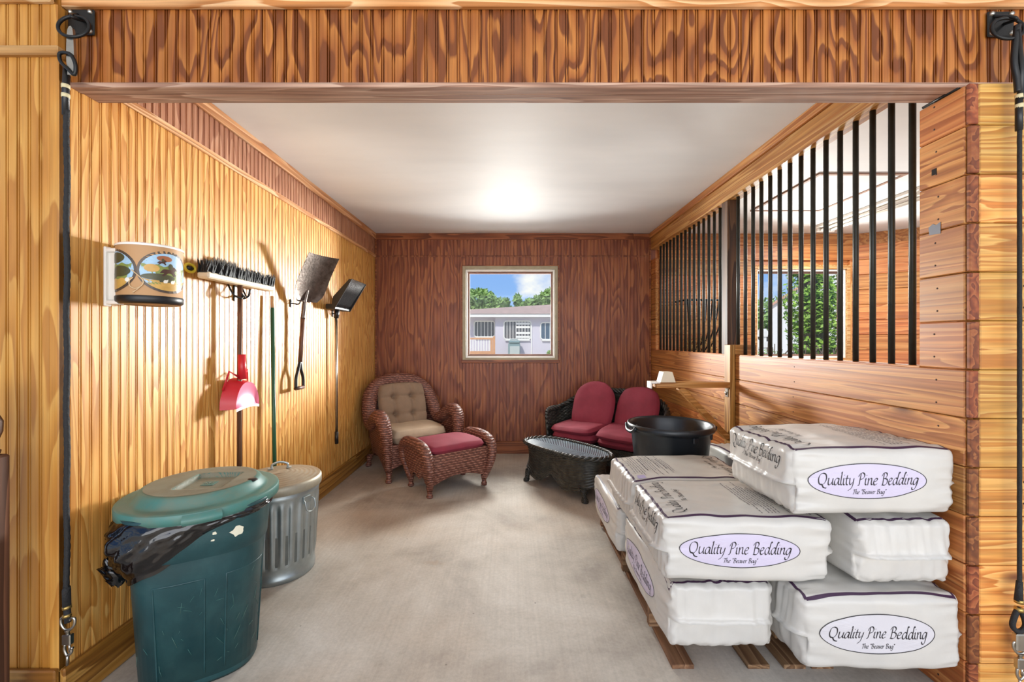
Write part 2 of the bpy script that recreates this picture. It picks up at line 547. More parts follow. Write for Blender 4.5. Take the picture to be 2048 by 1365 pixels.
for (sx, sy, sr, col_, am) in ((.46, 2.55, .16, '#8f8880', .6), (.38, 2.28, .1, '#8c847a', .45), (-.48, 2.62, .09, '#a38f74', .55)):
    d = nd(t, 'ShaderNodeVectorMath', {0: pos, 1: (sx, sy, 0)}, operation='DISTANCE').outputs['Value']
    n5 = nd(t, 'ShaderNodeTexNoise', {'Vector': pos, 'Scale': 22.0, 'Detail': 4.0})
    fz = math_(t, 'MULTIPLY', nd(t, 'ShaderNodeMapRange', {'Value': d, 'From Min': 0, 'From Max': sr, 'To Min': 1, 'To Max': 0}).outputs[0],
               ramp(t, n5.outputs['Fac'], [(.45, g3(0)), (.6, g3(1))]))
    c = mixc(t, math_(t, 'MULTIPLY', fz, am), c, srgb(col_))
set_in(t, b, 'Base Color', c)
bump(t, b, math_(t, 'ADD', n.outputs['Fac'], br.outputs['Fac']), .12, .003)
M['floor'] = m


def wicker(name, dark, mid, light, scale, rough=.45):
    """woven cane: two crossed wave fields give the over-and-under relief"""
    m, t, b = nmat(name, srgb(mid), rough, spec=.5)
    pos = nd(t, 'ShaderNodeTexCoord').outputs['Object']
    w1 = nd(t, 'ShaderNodeTexWave', {'Vector': pos, 'Scale': scale, 'Distortion': 3.0, 'Detail': 2.0, 'Detail Scale': 2.5}, wave_type='BANDS', bands_direction='Z')
    w2 = nd(t, 'ShaderNodeTexWave', {'Vector': pos, 'Scale': scale * .8, 'Distortion': 4.0, 'Detail': 2.0, 'Detail Scale': 2.0}, wave_type='BANDS', bands_direction='DIAGONAL')
    h = math_(t, 'MULTIPLY', w1.outputs['Fac'], math_(t, 'ADD', math_(t, 'MULTIPLY', w2.outputs['Fac'], .7), .3))
    n = nd(t, 'ShaderNodeTexNoise', {'Vector': pos, 'Scale': scale * 4, 'Detail': 3.0})
    c = ramp(t, math_(t, 'MULTIPLY', math_(t, 'ADD', h, n.outputs['Fac']), .6), [(.2, srgb(dark)), (.5, srgb(mid)), (.85, srgb(light))])
    set_in(t, b, 'Base Color', c)
    bump(t, b, h, .7, .008)
    return m


M['wicker_brown'] = wicker('brown_wicker', '#43261f', '#734639', '#a1715f', 14)
M['wicker_black'] = wicker('black_wicker', '#0c0d0d', '#1f2120', '#4c4a42', 30, .38)
M['cane_black'] = plain('black_cane', '#232422', .36, var=.3, scale=30, dirt='#59564a', dirt_amt=.6)

m, t, b = nmat('window_glass')
t.nodes.remove(b)
tr = nd(t, 'ShaderNodeBsdfTransparent', {'Color': (.97, .985, .98, 1)})
gl = nd(t, 'ShaderNodeBsdfGlossy', {'Color': (1, 1, 1, 1), 'Roughness': .02})
fz = nd(t, 'ShaderNodeFresnel', {'IOR': 1.2})
mx = nd(t, 'ShaderNodeMixShader', {0: fz.outputs[0], 1: tr.outputs[0], 2: gl.outputs[0]})
t.links.new(mx.outputs[0], t.nodes['Material Output'].inputs['Surface'])
M['glass'] = m

# ================================================================== the setting
XL, XR = -1.673, 1.697           # inner faces of the stall's side walls
YF, YB = 1.56, 5.16              # front corner of the left wall, face of the back wall
ZC = 2.69                        # ceiling
PITCH = .041                     # beadboard pitch
BOARD = .1825                    # tongue-and-groove plank pitch
Z0B = -.011

# floor and ground
fl = MB().box(-4.5, 7.0, -4.5, 5.3, -.15, 0).build('floor', M['floor'])
struct(fl, 'worn grey concrete floor of the stall and aisle', 'floor')

m, t, b = nmat('yard_ground', srgb('#c9bfae'), .9)
pos = nd(t, 'ShaderNodeNewGeometry').outputs['Position']
n = nd(t, 'ShaderNodeTexNoise', {'Vector': pos, 'Scale': .35, 'Detail': 6.0})
set_in(t, b, 'Base Color', ramp(t, n.outputs['Fac'], [(.35, srgb('#b9ab92')), (.6, srgb('#d6cdbd')), (.75, srgb('#98a070'))]))
M['yard'] = m
gd = MB().box(-90, 90, 5.3, 140, -.3, -.02).build('floor_yard', M['yard'])
struct(gd, 'pale sandy ground of the yard outside the windows', 'ground')

# ceiling
ce = MB().box(-1.8, 7.0, 1.7, 5.3, ZC, ZC + .1).build('ceiling', M['ceiling'])
struct(ce, 'white painted board ceiling over the stalls', 'ceiling')
ac = MB().box(-4.5, 7.0, -1.6, 1.45, 3.3, 3.4).build('ceiling_sun_block', M['ceiling'])  # out-of-view aisle ceiling, added to block the sun
struct(ac, 'unseen white aisle ceiling added to keep out the sun', 'ceiling')


# beadboard strip: flat, groove, bead, groove; s runs along the wall, d into it
def strip_profile(p=PITCH):
    return [(0, .020), (0, .008), (.0012, 0), (p - .0125, 0), (p - .0112, .008), (p - .0088, .008), (p - .0076, .0008),
            (p - .0044, .0008), (p - .0032, .008), (p, .008), (p, .020)]


def strip_mesh(name, h, mat, s_dir, d_dir):
    mb = MB().prism(strip_profile(), (0, 0, 0), s_dir, d_dir, (0, 0, 1), h)
    return mb.mesh(name, mat)


# ---- left wall
wl = MB().box(XL - .12, XL - .019, YF + .02, YB + .12, 0, ZC).build('wall_left', M['left'])
struct(wl, 'honey-coloured beadboard wall hung with tools', 'wall')
me = strip_mesh('bead_strip', 2.40 - .15, M['left'], (0, 1, 0), (-1, 0, 0))
me2 = strip_mesh('frieze_strip', 2.63 - 2.425, M['left_band'], (0, 1, 0), (-1, 0, 0))
k = 0
y = YF
while y + PITCH <= YB + .03:
    link('bead_strip', me, wl, (XL, y, .15))
    if y > 1.62:
        link('frieze_strip', me2, wl, (XL, y, 2.425))
    y += PITCH
tr = MB().box(XL, XL + .012, 1.62, YB, 2.395, 2.43, .003).build('rail_moulding', M['trim_y'], wl)
tr = MB().box(XL, XL + .018, 1.70, YB, 2.622, ZC, .003).build('crown_board', M['trim_y'], wl)
bb = MB().box(XL, XL + .02, YF, YB, 0, .16, .005).build('baseboard_left', M['base_y'])
struct(bb, 'amber wooden baseboard under the beadboard wall with the tools', 'baseboard')

# ---- stall-front wall left of the opening (faces the aisle)
wf = MB().box(-3.6, XL - .021, YF + .019, YF + .12, 0, 3.3).build('wall_front_left', M['front_left'])
struct(wf, 'amber beadboard face beside the stall opening, behind the hanging rope', 'wall')
me = strip_mesh('bead_strip', 2.424 - .15, M['front_left'], (-1, 0, 0), (0, 1, 0))
me2 = strip_mesh('upper_strip', 2.64 - 2.455, M['front_left'], (-1, 0, 0), (0, 1, 0))
x = XL - .033
for i in range(24):
    link('bead_strip', me, wf, (x, YF, .15))
    link('upper_strip', me2, wf, (x, YF, 2.455))
    x -= PITCH
MB().box(XL - .033, XL, YF - .003, YF + .03, .15, 2.424, .003).build('corner_strip', M['front_left'], wf)
MB().box(XL - .033, XL - .006, YF - .001, YF + .03, 2.455, 2.62, .003).build('corner_block', M['front_left'], wf)
MB().box(-3.2, XL + .012, YF - .018, YF + .016, 2.422, 2.457, .004).build('ledge_moulding', M['trim_x'], wf)
bb = MB().box(-3.2, XL + .004, YF - .02, YF, 0, .168, .005).build('baseboard_front', M['base_x'])
struct(bb, 'wooden baseboard below the amber aisle beadboard', 'baseboard')

# ---- header above the opening
YH = 1.60
hd = MB().box(XL - .0, 3.6, YH + .019, YH + .10, 2.36, 3.3).build('wall_front', M['header'])
struct(hd, 'dark stained beadboard header above the stall opening', 'wall')
me = strip_mesh('bead_strip', 2.66 - 2.352, M['header'], (1, 0, 0), (0, 1, 0))
x = XL
while x < 2.75:
    link('bead_strip', me, hd, (x, YH, 2.352))
    x += PITCH
MB().box(XL, XR + .3, YH - .002, YH + .045, 2.335, 2.354, .002).build('soffit_board', M['soffit'], hd)
MB().box(XL, XR + .3, YH + .05, YH + .112, 2.338, 2.356, .002).build('soffit_board', M['soffit'], hd)
tb = MB().box(XL - .015, 3.0, 1.580, 1.600, 2.628, 2.80, .003).build('trim_1', M['trim_x'])
struct(tb, 'pale pine board running above the dark header', 'trim')
tb = MB().box(-3.0, XL - .017, 1.545, 1.562, 2.618, 2.80, .003).build('trim_2', M['trim_x'])
struct(tb, 'pale pine board above the amber aisle beadboard', 'trim')

# ---- back wall with the window
WX0, WX1, WZ0, WZ1 = -.60, .558, 1.135, 2.285         # rough opening
wb = MB()
wb.box(XL - .1, WX0, YB + .019, YB + .13, 0, ZC)
wb.box(WX1, XR + .06, YB + .019, YB + .13, 0, ZC)
wb.box(WX0, WX1, YB + .019, YB + .13, 0, WZ0)
wb.box(WX0, WX1, YB + .019, YB + .13, WZ1, ZC)
wb = wb.build('wall_back', M['back'])
struct(wb, 'russet stained beadboard back wall around the window', 'wall')


def back_sheet(x0, x1, z0, z1):
    mb = MB()
    n_ = max(1, round((x1 - x0) / PITCH))
    p = (x1 - x0) / n_
    top = []
    for i in range(n_):
        top += [(x0 + i * p + a, d * .45) for a, d in strip_profile(p)[1:-1]]
    top = [(x0 + .001, .020)] + [(min(max(s, x0 + .001), x1 - .001), d) for s, d in top] + [(x1 - .001, .020)]
    v = []
    for s, d in top:
        v += [(s, YB + d, z0), (s, YB + d, z1)]
    f = [(2 * i, 2 * i + 2, 2 * i + 3, 2 * i + 1) for i in range(len(top) - 1)]
    mb.add(v, f)
    return mb


for (x0, x1, z0, z1) in ((XL, -.665, .15, 2.40), (-.665, -.60, .15, 2.40), (-.60, .558, .15, 1.12), (-.60, .558, 2.30, 2.40), (.558, .60, .15, 2.40), (.60, XR, .15, 2.40),
                         (XL, -.665, 2.42, 2.62), (-.665, .60, 2.42, 2.62), (.60, XR, 2.42, 2.62)):
    back_sheet(x0, x1, z0, z1).build('bead_panel', M['back'], wb)
MB().box(XL, XR, YB - .008, YB + .004, 2.397, 2.424, .003).build('rail_moulding', M['back_trim'], wb)
MB().box(XL, 1.48, YB - .012, YB + .004, 2.612, ZC, .003).build('crown_board', M['back_trim'], wb)
MB().box(1.482, XR, YB - .010, YB + .004, 2.615, ZC - .004, .003).build('crown_board', M['back_trim'], wb)
for xx in (-1.06, -.35, .55):
    MB().lathe([(.0, -.002), (.012, -.001), (.012, 0)], 10).build('bolt_hole', M['hole'], wb)
    o = wb.children[-1]
    o.location = (xx, YB - .0125, 2.645)
    o.rotation_euler = (PI / 2, 0, 0)
for xx in (XL + .003, XR - .022):
    MB().box(xx, xx + .02, YB - .015, YB, .16, 2.62, .003).build('corner_moulding', M['back_trim'], wb)
bb = MB().box(XL, XR, YB - .018, YB, 0, .15, .005).build('baseboard_back', M['back_trim'])
struct(bb, 'russet baseboard along the back wall', 'baseboard')


def make_window(name, label, cx, y, mats, hw=.59, z0=1.125, z1=2.295):
    """casing flush with the wall, white stop, brown sash and a pane, all set into the wall"""
    w = MB()

    def ring(mb, h, a, ya, yb, b_=.002, zb=0):
        x0, x1, za, zt = cx - h, cx + h, z0 + (hw - h) + zb, z1 - (hw - h)
        mb.box(x0, x0 + a, ya, yb, za, zt, b_)
        mb.box(x1 - a, x1, ya, yb, za, zt, b_)
        mb.box(x0 + a, x1 - a, ya, yb, zt - a, zt, b_)
        mb.box(x0 + a, x1 - a, ya, yb, za, za + a, b_)
        return mb
    w = ring(MB(), hw + .006, .010, y - .006, y + .006).build(name, mats[0])
    struct(w, label, 'window')
    ring(MB(), hw, .042, y + .002, y + .13).build('window_jamb', mats[1], w)
    ring(MB(), hw - .042, .022, y + .03, y + .13).build('window_stop', mats[2], w)
    ring(MB(), hw - .064, .022, y + .075, y + .115).build('window_sash', mats[3], w)
    MB().box(cx - hw + .09, cx + hw - .09, y + .092, y + .098, z0 + .09, z1 - .09).build('window_pane', M['glass'], w)
    MB().box(cx - hw - .008, cx + hw + .008, y - .02, y + .06, z0 - .018, z0 + .018, .004).build('window_sill', mats[0], w)
    return w


make_window('window_1', 'square window in the russet back wall looking onto the house', -.021, YB, (M['back_trim'], M['sage'], M['white_gloss'], M['sash']))

# ---- right wall of planks with a grille of bars above the rail
wr = MB().box(XR + .039, XR + .05, 1.66, YB, 0, 1.25).build('wall_right', M['plank'])
struct(wr, 'orange pine plank partition below and beside the black bars', 'wall')


def zrow(k_):
    return Z0B + BOARD * k_


def plank_mesh(name, length, axis, mat, th=.038, h=BOARD):
    """one tongue-and-groove plank, long edges eased; origin at the face, lower end corner"""
    if axis == 'Y':
        mb = MB().box(0, th, 0, length, .0012, h - .0012, .0035)
    else:
        mb = MB().box(0, length, 0, th, .0012, h - .0012, .0035)
    return mb.mesh(name, mat)


RAIL = zrow(7)
YP0, YP1 = 1.585, 1.762           # full-height planks at the aisle end
YQ0 = 4.995                       # full-height planks at the back
mlow = plank_mesh('plank', YB - YP0 - .002, 'Y', M['plank'])
mnear = plank_mesh('plank', YP1 - YP0, 'Y', M['plank'])
mfar = plank_mesh('plank', YB - YQ0 - .002, 'Y', M['plank'])
mfirst = plank_mesh('plank', YB - YP0 - .002, 'Y', M['plank'], h=BOARD - .011)
link('plank', mfirst, wr, (XR, YP0, 0))
for k_ in range(1, 7):
    link('plank', mlow, wr, (XR, YP0, zrow(k_)))
for k_ in range(7, 12):
    link('plank', mnear, wr, (XR, YP0, zrow(k_)))
    link('plank', mfar, wr, (XR, YQ0, zrow(k_)))
link('plank', plank_mesh('plank', YP1 - YP0, 'Y', M['plank'], h=2.334 - zrow(12)), wr, (XR, YP0, zrow(12)))
link('plank', mfar, wr, (XR, YQ0, zrow(12)))
# end grain of those planks, facing the aisle
mend = MB().box(0, .036, 0, .014, .003, BOARD - .003, .003).mesh('plank_end', M['endgrain'])
for k_ in range(0, 12):
    if k_ == 0:
        MB().box(XR + .002, XR + .038, YP0 - .016, YP0 - .002, .002, BOARD - .014, .003).build('plank_end', M['endgrain'], wr)
    else:
        link('plank_end', mend, wr, (XR + .002 + .001 * (k_ % 3), YP0 - .016 - .0015 * (k_ % 2), zrow(k_)))
MB().box(XR + .002, XR + .038, YP0 - .016, YP0 - .002, zrow(12) + .003, 2.333, .003).build('plank_end', M['endgrain'], wr)
# nails: two rows of dark heads on each plank near its ends
nail = MB().lathe([(.0, .0008), (.0035, .0006), (.0042, -.0005)], 8).mesh('nail', M['knob'])
for k_ in range(0, 13):
    for dz in (.045, .135):
        o = link('nail', nail, wr, (XR - .0002, 1.69 + .004 * ((k_ * 7) % 5 - 2), zrow(k_) + dz + (.012 if k_ == 0 else 0)))
        o.rotation_euler = (0, -PI / 2, 0)
        if k_ < 7:
            for yy in (2.55, 3.62):
                o = link('nail', nail, wr, (XR - .0002, yy + .01 * ((k_ * 5) % 3 - 1), zrow(k_) + dz + (.012 if k_ == 0 else 0)))
                o.rotation_euler = (0, -PI / 2, 0)
# square latch hole and two scraps of tape in the aisle-end planks
MB().box(XR - .0012, XR + .004, 1.688, 1.708, 2.042, 2.066, .0004).build('latch_hole', M['hole'], wr)
tp = MB().prism([(0, 0), (.045, .004), (.048, .035), (.03, .046), (.018, .038), (0, .046)], (XR - .0015, 1.672, 1.80), (0, 1, 0), (0, 0, 1), (1, 0, 0), .001)
tp.build('tape_patch', M['patch'], wr)
# rail cap and grille
MB().box(XR + .002, XR + .085, YP1, YQ0, RAIL - .02, RAIL + .004, .002).build('rail_cap', M['plank'], wr)
gr = thing('stall_grille', 'row of black steel bars standing on the plank partition', 'bars', (XR + .048, 3.4, RAIL))
bar = MB().lathe([(.0128, 0), (.0128, 2.50 - RAIL)], 14, cap0=True, cap1=True).mesh('bar', M['bar'])
for k_ in range(15):
    link('bar', bar, gr, (0, 1.841 + .10135 * k_ - 3.4, 0))
    link('bar', bar, gr, (0, 3.541 + .1014 * k_ - 3.4, 0))
po = MB().box(XR + .002, XR + .092, 3.33, 3.425, RAIL, 2.488, .004).build('partition_post', M['post_dark'], wr)
# beam over the grille
bmo = MB().box(XR - .004, XR + .10, 1.70, YB, 2.488, 2.63, .004).build('trim_3', M['beam'])
struct(bmo, 'pine beam holding the tops of the bars', 'beam')
bmo2 = MB().box(XR - .022, XR + .115, 1.70, YB, 2.632, ZC, .004).build('trim_4', M['beam'])
struct(bmo2, 'upper pine board of the beam under the ceiling above the bars', 'beam')
MB().tube([(XR - .004, 1.60, 2.335), (XR - .004, 1.74, 2.335)], .006, 6).build('latch_rod', M['black_metal'], wr)

# ---- pillar planks facing the aisle, right of the opening
wp = MB().box(XR + .05, 2.5, 1.60, 1.66, 0, 2.34).build('wall_front_right', M['plank_front'])
struct(wp, 'bright yellow pine plank front right of the stall opening', 'wall')
mfp = plank_mesh('plank', .75, 'X', M['plank_front'])
mfp0 = plank_mesh('plank', .75, 'X', M['plank_front'], h=BOARD - .011)
for k_ in range(0, 12):
    link('plank', mfp0 if k_ == 0 else mfp, wp, (XR + .042 + .0016 * ((k_ * 5) % 3), 1.572 - .001 * (k_ % 2), 0 if k_ == 0 else zrow(k_)))
link('plank', plank_mesh('plank', .75, 'X', M['plank_front'], h=2.336 - zrow(12)), wp, (XR + .042, 1.572, zrow(12)))
for k_ in range(1, 12):
    for dz in (.05, .13):
        o = link('nail', nail, wp, (1.905 + .006 * ((k_ * 3) % 4), 1.5705, zrow(k_) + dz))
        o.rotation_euler = (PI / 2, 0, 0)

# ---- neighbouring stall seen through the bars
NW0, NW1 = 2.95, 4.13
NX1 = 4.19
nb = MB()
nb.box(XR + .05, NW0, YB + .04, YB + .13, 0, ZC)
nb.box(NW1, NX1 + .3, YB + .04, YB + .13, 0, ZC)
nb.box(NW0, NW1, YB + .04, YB + .13, 0, 1.135)
nb.box(NW0, NW1, YB + .04, YB + .13, 2.285, ZC)
nb = nb.build('wall_neighbour_back', M['plank_x'])
struct(nb, 'orange knotty plank wall with a window in the stall behind the bars', 'wall')
for k_ in range(0, 15):
    z = max(0, zrow(k_))
    h = min(zrow(k_ + 1), ZC) - z
    if h < .02:
        continue
    segs = [(XR + .1, NX1)] if (z + h < 1.13 or z > 2.29) else [(XR + .1, NW0 - .002), (NW1 + .002, NX1)]
    for a, b_ in segs:
        mb = MB().box(0, b_ - a, 0, .038, .0012, h - .0012, .0035)
        mb.build('plank', M['plank_x'], nb, (a, YB, z))
make_window('window_2', 'window behind the bars in the neighbouring stall, shrubs outside', 3.54, YB - .012, (M['trim_z'], M['trim_x'], M['white_gloss'], M['sash']))
# slanting side wall of that stall
ang = math.atan2(4.93 - 5.16, 4.56 - 4.19)
ns = MB().box(0, 2.4, .04, .1, 0, ZC).build('wall_neighbour_side', M['plank_x'])
struct(ns, 'slanting knotty plank wall seen between the nearest bars', 'wall')
ns.location = (NX1, YB, 0)
ns.rotation_euler = (0, 0, ang)
msd = MB().box(0, 2.4, 0, .038, .0012, BOARD - .0012, .0035).mesh('plank', M['plank_side'])
for k_ in range(0, 14):
    o = link('plank', msd, ns, (0, 0, zrow(k_)))
# ceiling hatch and light fitting of the neighbouring stall
ht = MB().box(2.43, 3.07, 3.33, 4.23, ZC - .006, ZC + .004).build('trim_5', M['ceiling'])
struct(ht, 'white ceiling hatch with brown edging above the neighbouring stall', 'hatch')
for a in ((2.40, 2.43, 3.30, 4.26), (3.07, 3.10, 3.30, 4.26), (2.43, 3.07, 3.30, 3.33), (2.43, 3.07, 4.23, 4.26)):
    MB().box(*a, ZC - .012, ZC, .002).build('hatch_edging', M['soffit'], ht)
lf = thing('strip_light', 'long white strip light on the ceiling behind the bars', 'light', (3.56, 4.2, ZC))
MB().box(-.11, .11, -.62, .62, -.035, 0, .006).build('housing', M['white'], lf)
for s in (-1, 1):
    MB().tube([(s * .055, -.58, -.055), (s * .055, .58, -.055)], .016, 10).build('tube', M['white_gloss'], lf)
for s in (-1, 1):
    MB().box(-.10, .10, s * .6 - .015, s * .6 + .015, -.075, -.034, .004).build('end_cap', M['white'], lf)
lamp = add_light('strip_lamp', 'AREA', (3.56, 4.2, ZC - .09), (0, 0, 0), 34, (1, .97, .92), shape='RECTANGLE', size=.16, size_y=1.15)

# ================================================================== bedding bags
GLY = {
    'Q': (1.62, [[(.62, 1.68), (.2, 1.45), (.02, .85), (.2, .2), (.6, .0), (1.1, .25), (1.3, .9), (1.1, 1.5), (.62, 1.68)], [(.45, .1), (.75, -.05), (1.05, -.4), (1.55, -.5)]]),
    'u': (1.05, [[(.0, .9), (.08, .95), (.06, .3), (.22, 0), (.5, .12), (.76, .55)], [(.8, .95), (.76, .2), (.98, .04)]]),
    'a': (1.05, [[(.76, .85), (.45, 1.0), (.1, .65), (.07, .2), (.28, 0), (.55, .2), (.76, .8)], [(.8, .95), (.75, .2), (.98, .04)]]),
    'l': (.46, [[(.0, 1.7), (.14, 1.8), (.09, .25), (.32, .02)]]),
    'i': (.46, [[(.0, .85), (.1, .95), (.07, .2), (.3, .02)], [(.12, 1.38), (.2, 1.45)]]),
    't': (.6, [[(.2, 1.4), (.12, .25), (.38, .03)], [(-.08, .93), (.48, .98)]]),
    'y': (1.0, [[(.0, .9), (.1, .95), (.1, .3), (.28, .08), (.62, .4)], [(.8, .95), (.72, .2), (.5, -.45), (.02, -.78)]]),
    'P': (1.22, [[(.36, 1.62), (.26, .4), (.2, .02), (.0, -.02)], [(.0, 1.2), (.2, 1.62), (.7, 1.76), (1.02, 1.4), (.82, .95), (.38, .82)]]),
    'n': (1.02, [[(.0, .85), (.12, .95), (.1, 0)], [(.1, .5), (.4, .95), (.66, .92), (.68, .2), (.92, .04)]]),
    'e': (.86, [[(.1, .48), (.5, .6), (.66, .85), (.42, 1.0), (.1, .65), (.08, .25), (.32, 0), (.72, .22)]]),
    'B': (1.25, [[(.34, 1.65), (.24, .05)], [(.0, 1.3), (.25, 1.7), (.75, 1.72), (.92, 1.38), (.68, 1.0), (.36, .92)], [(.5, .95), (.98, .8), (1.02, .35), (.66, 0), (.12, .03)]]),
    'd': (1.1, [[(.76, .85), (.45, 1.0), (.1, .65), (.07, .2), (.28, 0), (.55, .2), (.76, .8)], [(1.08, 1.68), (.9, 1.82), (.8, .9), (.75, .2), (.98, .04)]]),
    'g': (1.02, [[(.76, .85), (.45, 1.0), (.1, .65), (.07, .2), (.28, 0), (.55, .2), (.76, .8)], [(.8, .95), (.72, -.1), (.5, -.7), (.12, -.7), (.02, -.4)]]),
    'T': (1.1, [[(.0, 1.4), (.2, 1.66), (.7, 1.62), (1.15, 1.72)], [(.62, 1.62), (.5, .1), (.28, .0)]]),
    'h': (1.02, [[(.02, 1.7), (.15, 1.8), (.08, 0)], [(.1, .5), (.4, .95), (.66, .92), (.68, .2), (.92, .04)]]),
    'v': (.86, [[(.0, .88), (.1, .95), (.28, .02), (.6, .55), (.66, .98)]]),
    'r': (.7, [[(.0, .85), (.12, .95), (.1, 0)], [(.1, .5), (.36, .95), (.62, .88)]]),
    '"': (.5, [[(.1, 1.75), (.06, 1.4)], [(.32, 1.75), (.28, 1.4)]]),
    ' ': (.6, []),
}


def script_quads(text, height, nib=.20, slant=.22, steps=4):
    """broad-nib italic strokes: list of quads (4 points of (s, t)), centred on s; height = x-height"""
    x = 0.0
    quads = []
    n1 = (math.cos(.70) * nib * .5, math.sin(.70) * nib * .5)
    n2 = (-math.sin(.70) * nib * .16, math.cos(.70) * nib * .16)
    for ch in text:
        adv, strokes = GLY[ch]
        for st in strokes:
            c = crom(st, steps)
            for (ax, ay), (bx, by) in zip(c[:-1], c[1:]):
                for nv in (n1, n2):
                    quads.append([(x + px + slant * py, py) for px, py in
                                  ((ax - nv[0], ay - nv[1]), (bx - nv[0], by - nv[1]), (bx + nv[0], by + nv[1]), (ax + nv[0], ay + nv[1]))])
        x += adv
    return [[((p - x * .5) * height, q * height) for p, q in qd] for qd in quads], x * height


def bag_mesh(L, W, H, seed, r=.032, n=44):
    a, b, c = L / 2, W / 2, H / 2
    mb = MB()
    ts = [math.sin((i / n - .5) * PI) * .35 + (i / n - .5) * 2 * .65 for i in range(n + 1)]
    so = Vector((seed * 7.13, seed * 3.7, seed * 1.9))

    def pt(x, y, z):
        p = Vector((x * a, y * b, z * c))
        q = Vector((max(-a + r, min(a - r, p.x)), max(-b + r, min(b - r, p.y)), max(-c + r, min(c - r, p.z))))
        d = p - q
        nn = d.normalized() if d.length > 1e-9 else Vector((0, 0, 1))
        p = q + nn * r
        ex = abs(p.x) / a
        # pillow bulge of each face
        p += Vector((0, nn.y, 0)) * .009 * (1 - x * x) * (1 - z * z)
        p += Vector((0, 0, nn.z)) * (.008 if nn.z > 0 else .0) * (1 - x * x) * (1 - y * y)
        p += Vector((nn.x, 0, 0)) * .010 * (1 - y * y) * (1 - z * z)
        # long faces are drawn in towards the ends and gathered in folds
        e = sstep(.5, 1.0, ex)
        p.y *= 1 - .035 * e
        if nn.z > 0:
            p.z -= .010 * e * abs(nn.z)
        along = abs(nn.y) + abs(nn.z)
        w = noise.noise(Vector((p.x * 3.0, p.y * 34, p.z * 34)) + so)
        w2 = noise.noise(Vector((p.x * 7.0, p.y * 70, p.z * 70)) + so * 2)
        p += nn * (w * .0085 + w2 * .0025) * (.10 + 1.0 * e) * min(1, along)
        p += nn * (.006 * noise.noise(p * 5 + so) + .004 * noise.noise(Vector((p.x * 9 + p.z * 14, p.y * 16, p.z * 9 - p.x * 6)) + so))
        # gathered ends: fold seam across, pleats above it, flat gusset below
        if abs(nn.x) > .5:
            zz = p.z / c + .12
            pl = noise.noise(Vector((p.y * 48, p.z * 4, seed)))
            if zz > 0:
                p.x += nn.x * (.008 * pl + .012 * math.exp(-zz * 3.5))
            else:
                p.x += nn.x * (.005 * pl - .008)
            p.x += nn.x * .019 * math.exp(-(zz / .04) ** 2)
            tri = abs(p.y) / b - .72 - .5 * abs(zz)
            if tri > 0:
                p.x -= nn.x * .022 * min(1, tri * 4)
        p.z += c
        if p.z < .004:
            p.z = .004 * (p.z / .004 if p.z > 0 else 0)
        return p
    for axis in range(3):
        for s in (-1, 1):
            def fn(u, v, axis=axis, s=s):
                uu, vv = ts[round(u * n)], ts[round(v * n)]
                q = [0, 0, 0]
                q[axis] = s
                q[(axis + 1) % 3] = uu * s
                q[(axis + 2) % 3] = vv
                return pt(*q)
            mb.grid(fn, n, n)
    return mb


class Printer:
    """lays flat print onto a bag's uneven skin, a hair above it"""

    def __init__(self, mb, L, W, H, off=.0011):
        self.bvh = BVHTree.FromPolygons([Vector(p) for p in mb.v], mb.f)
        self.L, self.W, self.H, self.off = L, W, H, off

    def on(self, face, s, t, lift=0.0):
        L, W, H = self.L, self.W, self.H
        if face == 'front':
            o, d = Vector((s, -W, t + H / 2)), Vector((0, 1, 0))
        elif face == 'left':
            o, d = Vector((-L, -s, t + H / 2)), Vector((1, 0, 0))
        elif face == 'right':
            o, d = Vector((L, s, t + H / 2)), Vector((-1, 0, 0))
        else:
            o, d = Vector((s, t, 2 * H)), Vector((0, 0, -1))
        h = self.bvh.ray_cast(o, d)
        p = h[0] if h[0] is not None else o + d * (W / 2)
        nn = h[1] if h[1] is not None else -d
        if nn.dot(d) > 0:
            nn = -nn
        return p + (nn * .5 - d * .5) * (self.off + lift)

    def quads(self, mb, face, quads, lift=0.0, tf=None):
        for q in quads:
            v = [self.on(face, *(tf(*p) if tf else p), lift) for p in q]
            mb.add(v, [(0, 1, 2, 3)])

    def strip(self, mb, face, a, b, w, seg=70, lift=0.0):
        (ax, ay), (bx, by) = a, b
        dx, dy = bx - ax, by - ay
        l = math.hypot(dx, dy)
        nx, ny = -dy / l * w / 2, dx / l * w / 2
        qs = []
        for i in range(seg):
            u, v = i / seg, (i + 1) / seg
            p, q = (ax + dx * u, ay + dy * u), (ax + dx * v, ay + dy * v)
            qs.append([(p[0] + nx, p[1] + ny), (q[0] + nx, q[1] + ny), (q[0] - nx, q[1] - ny), (p[0] - nx, p[1] - ny)])
        self.quads(mb, face, qs, lift)


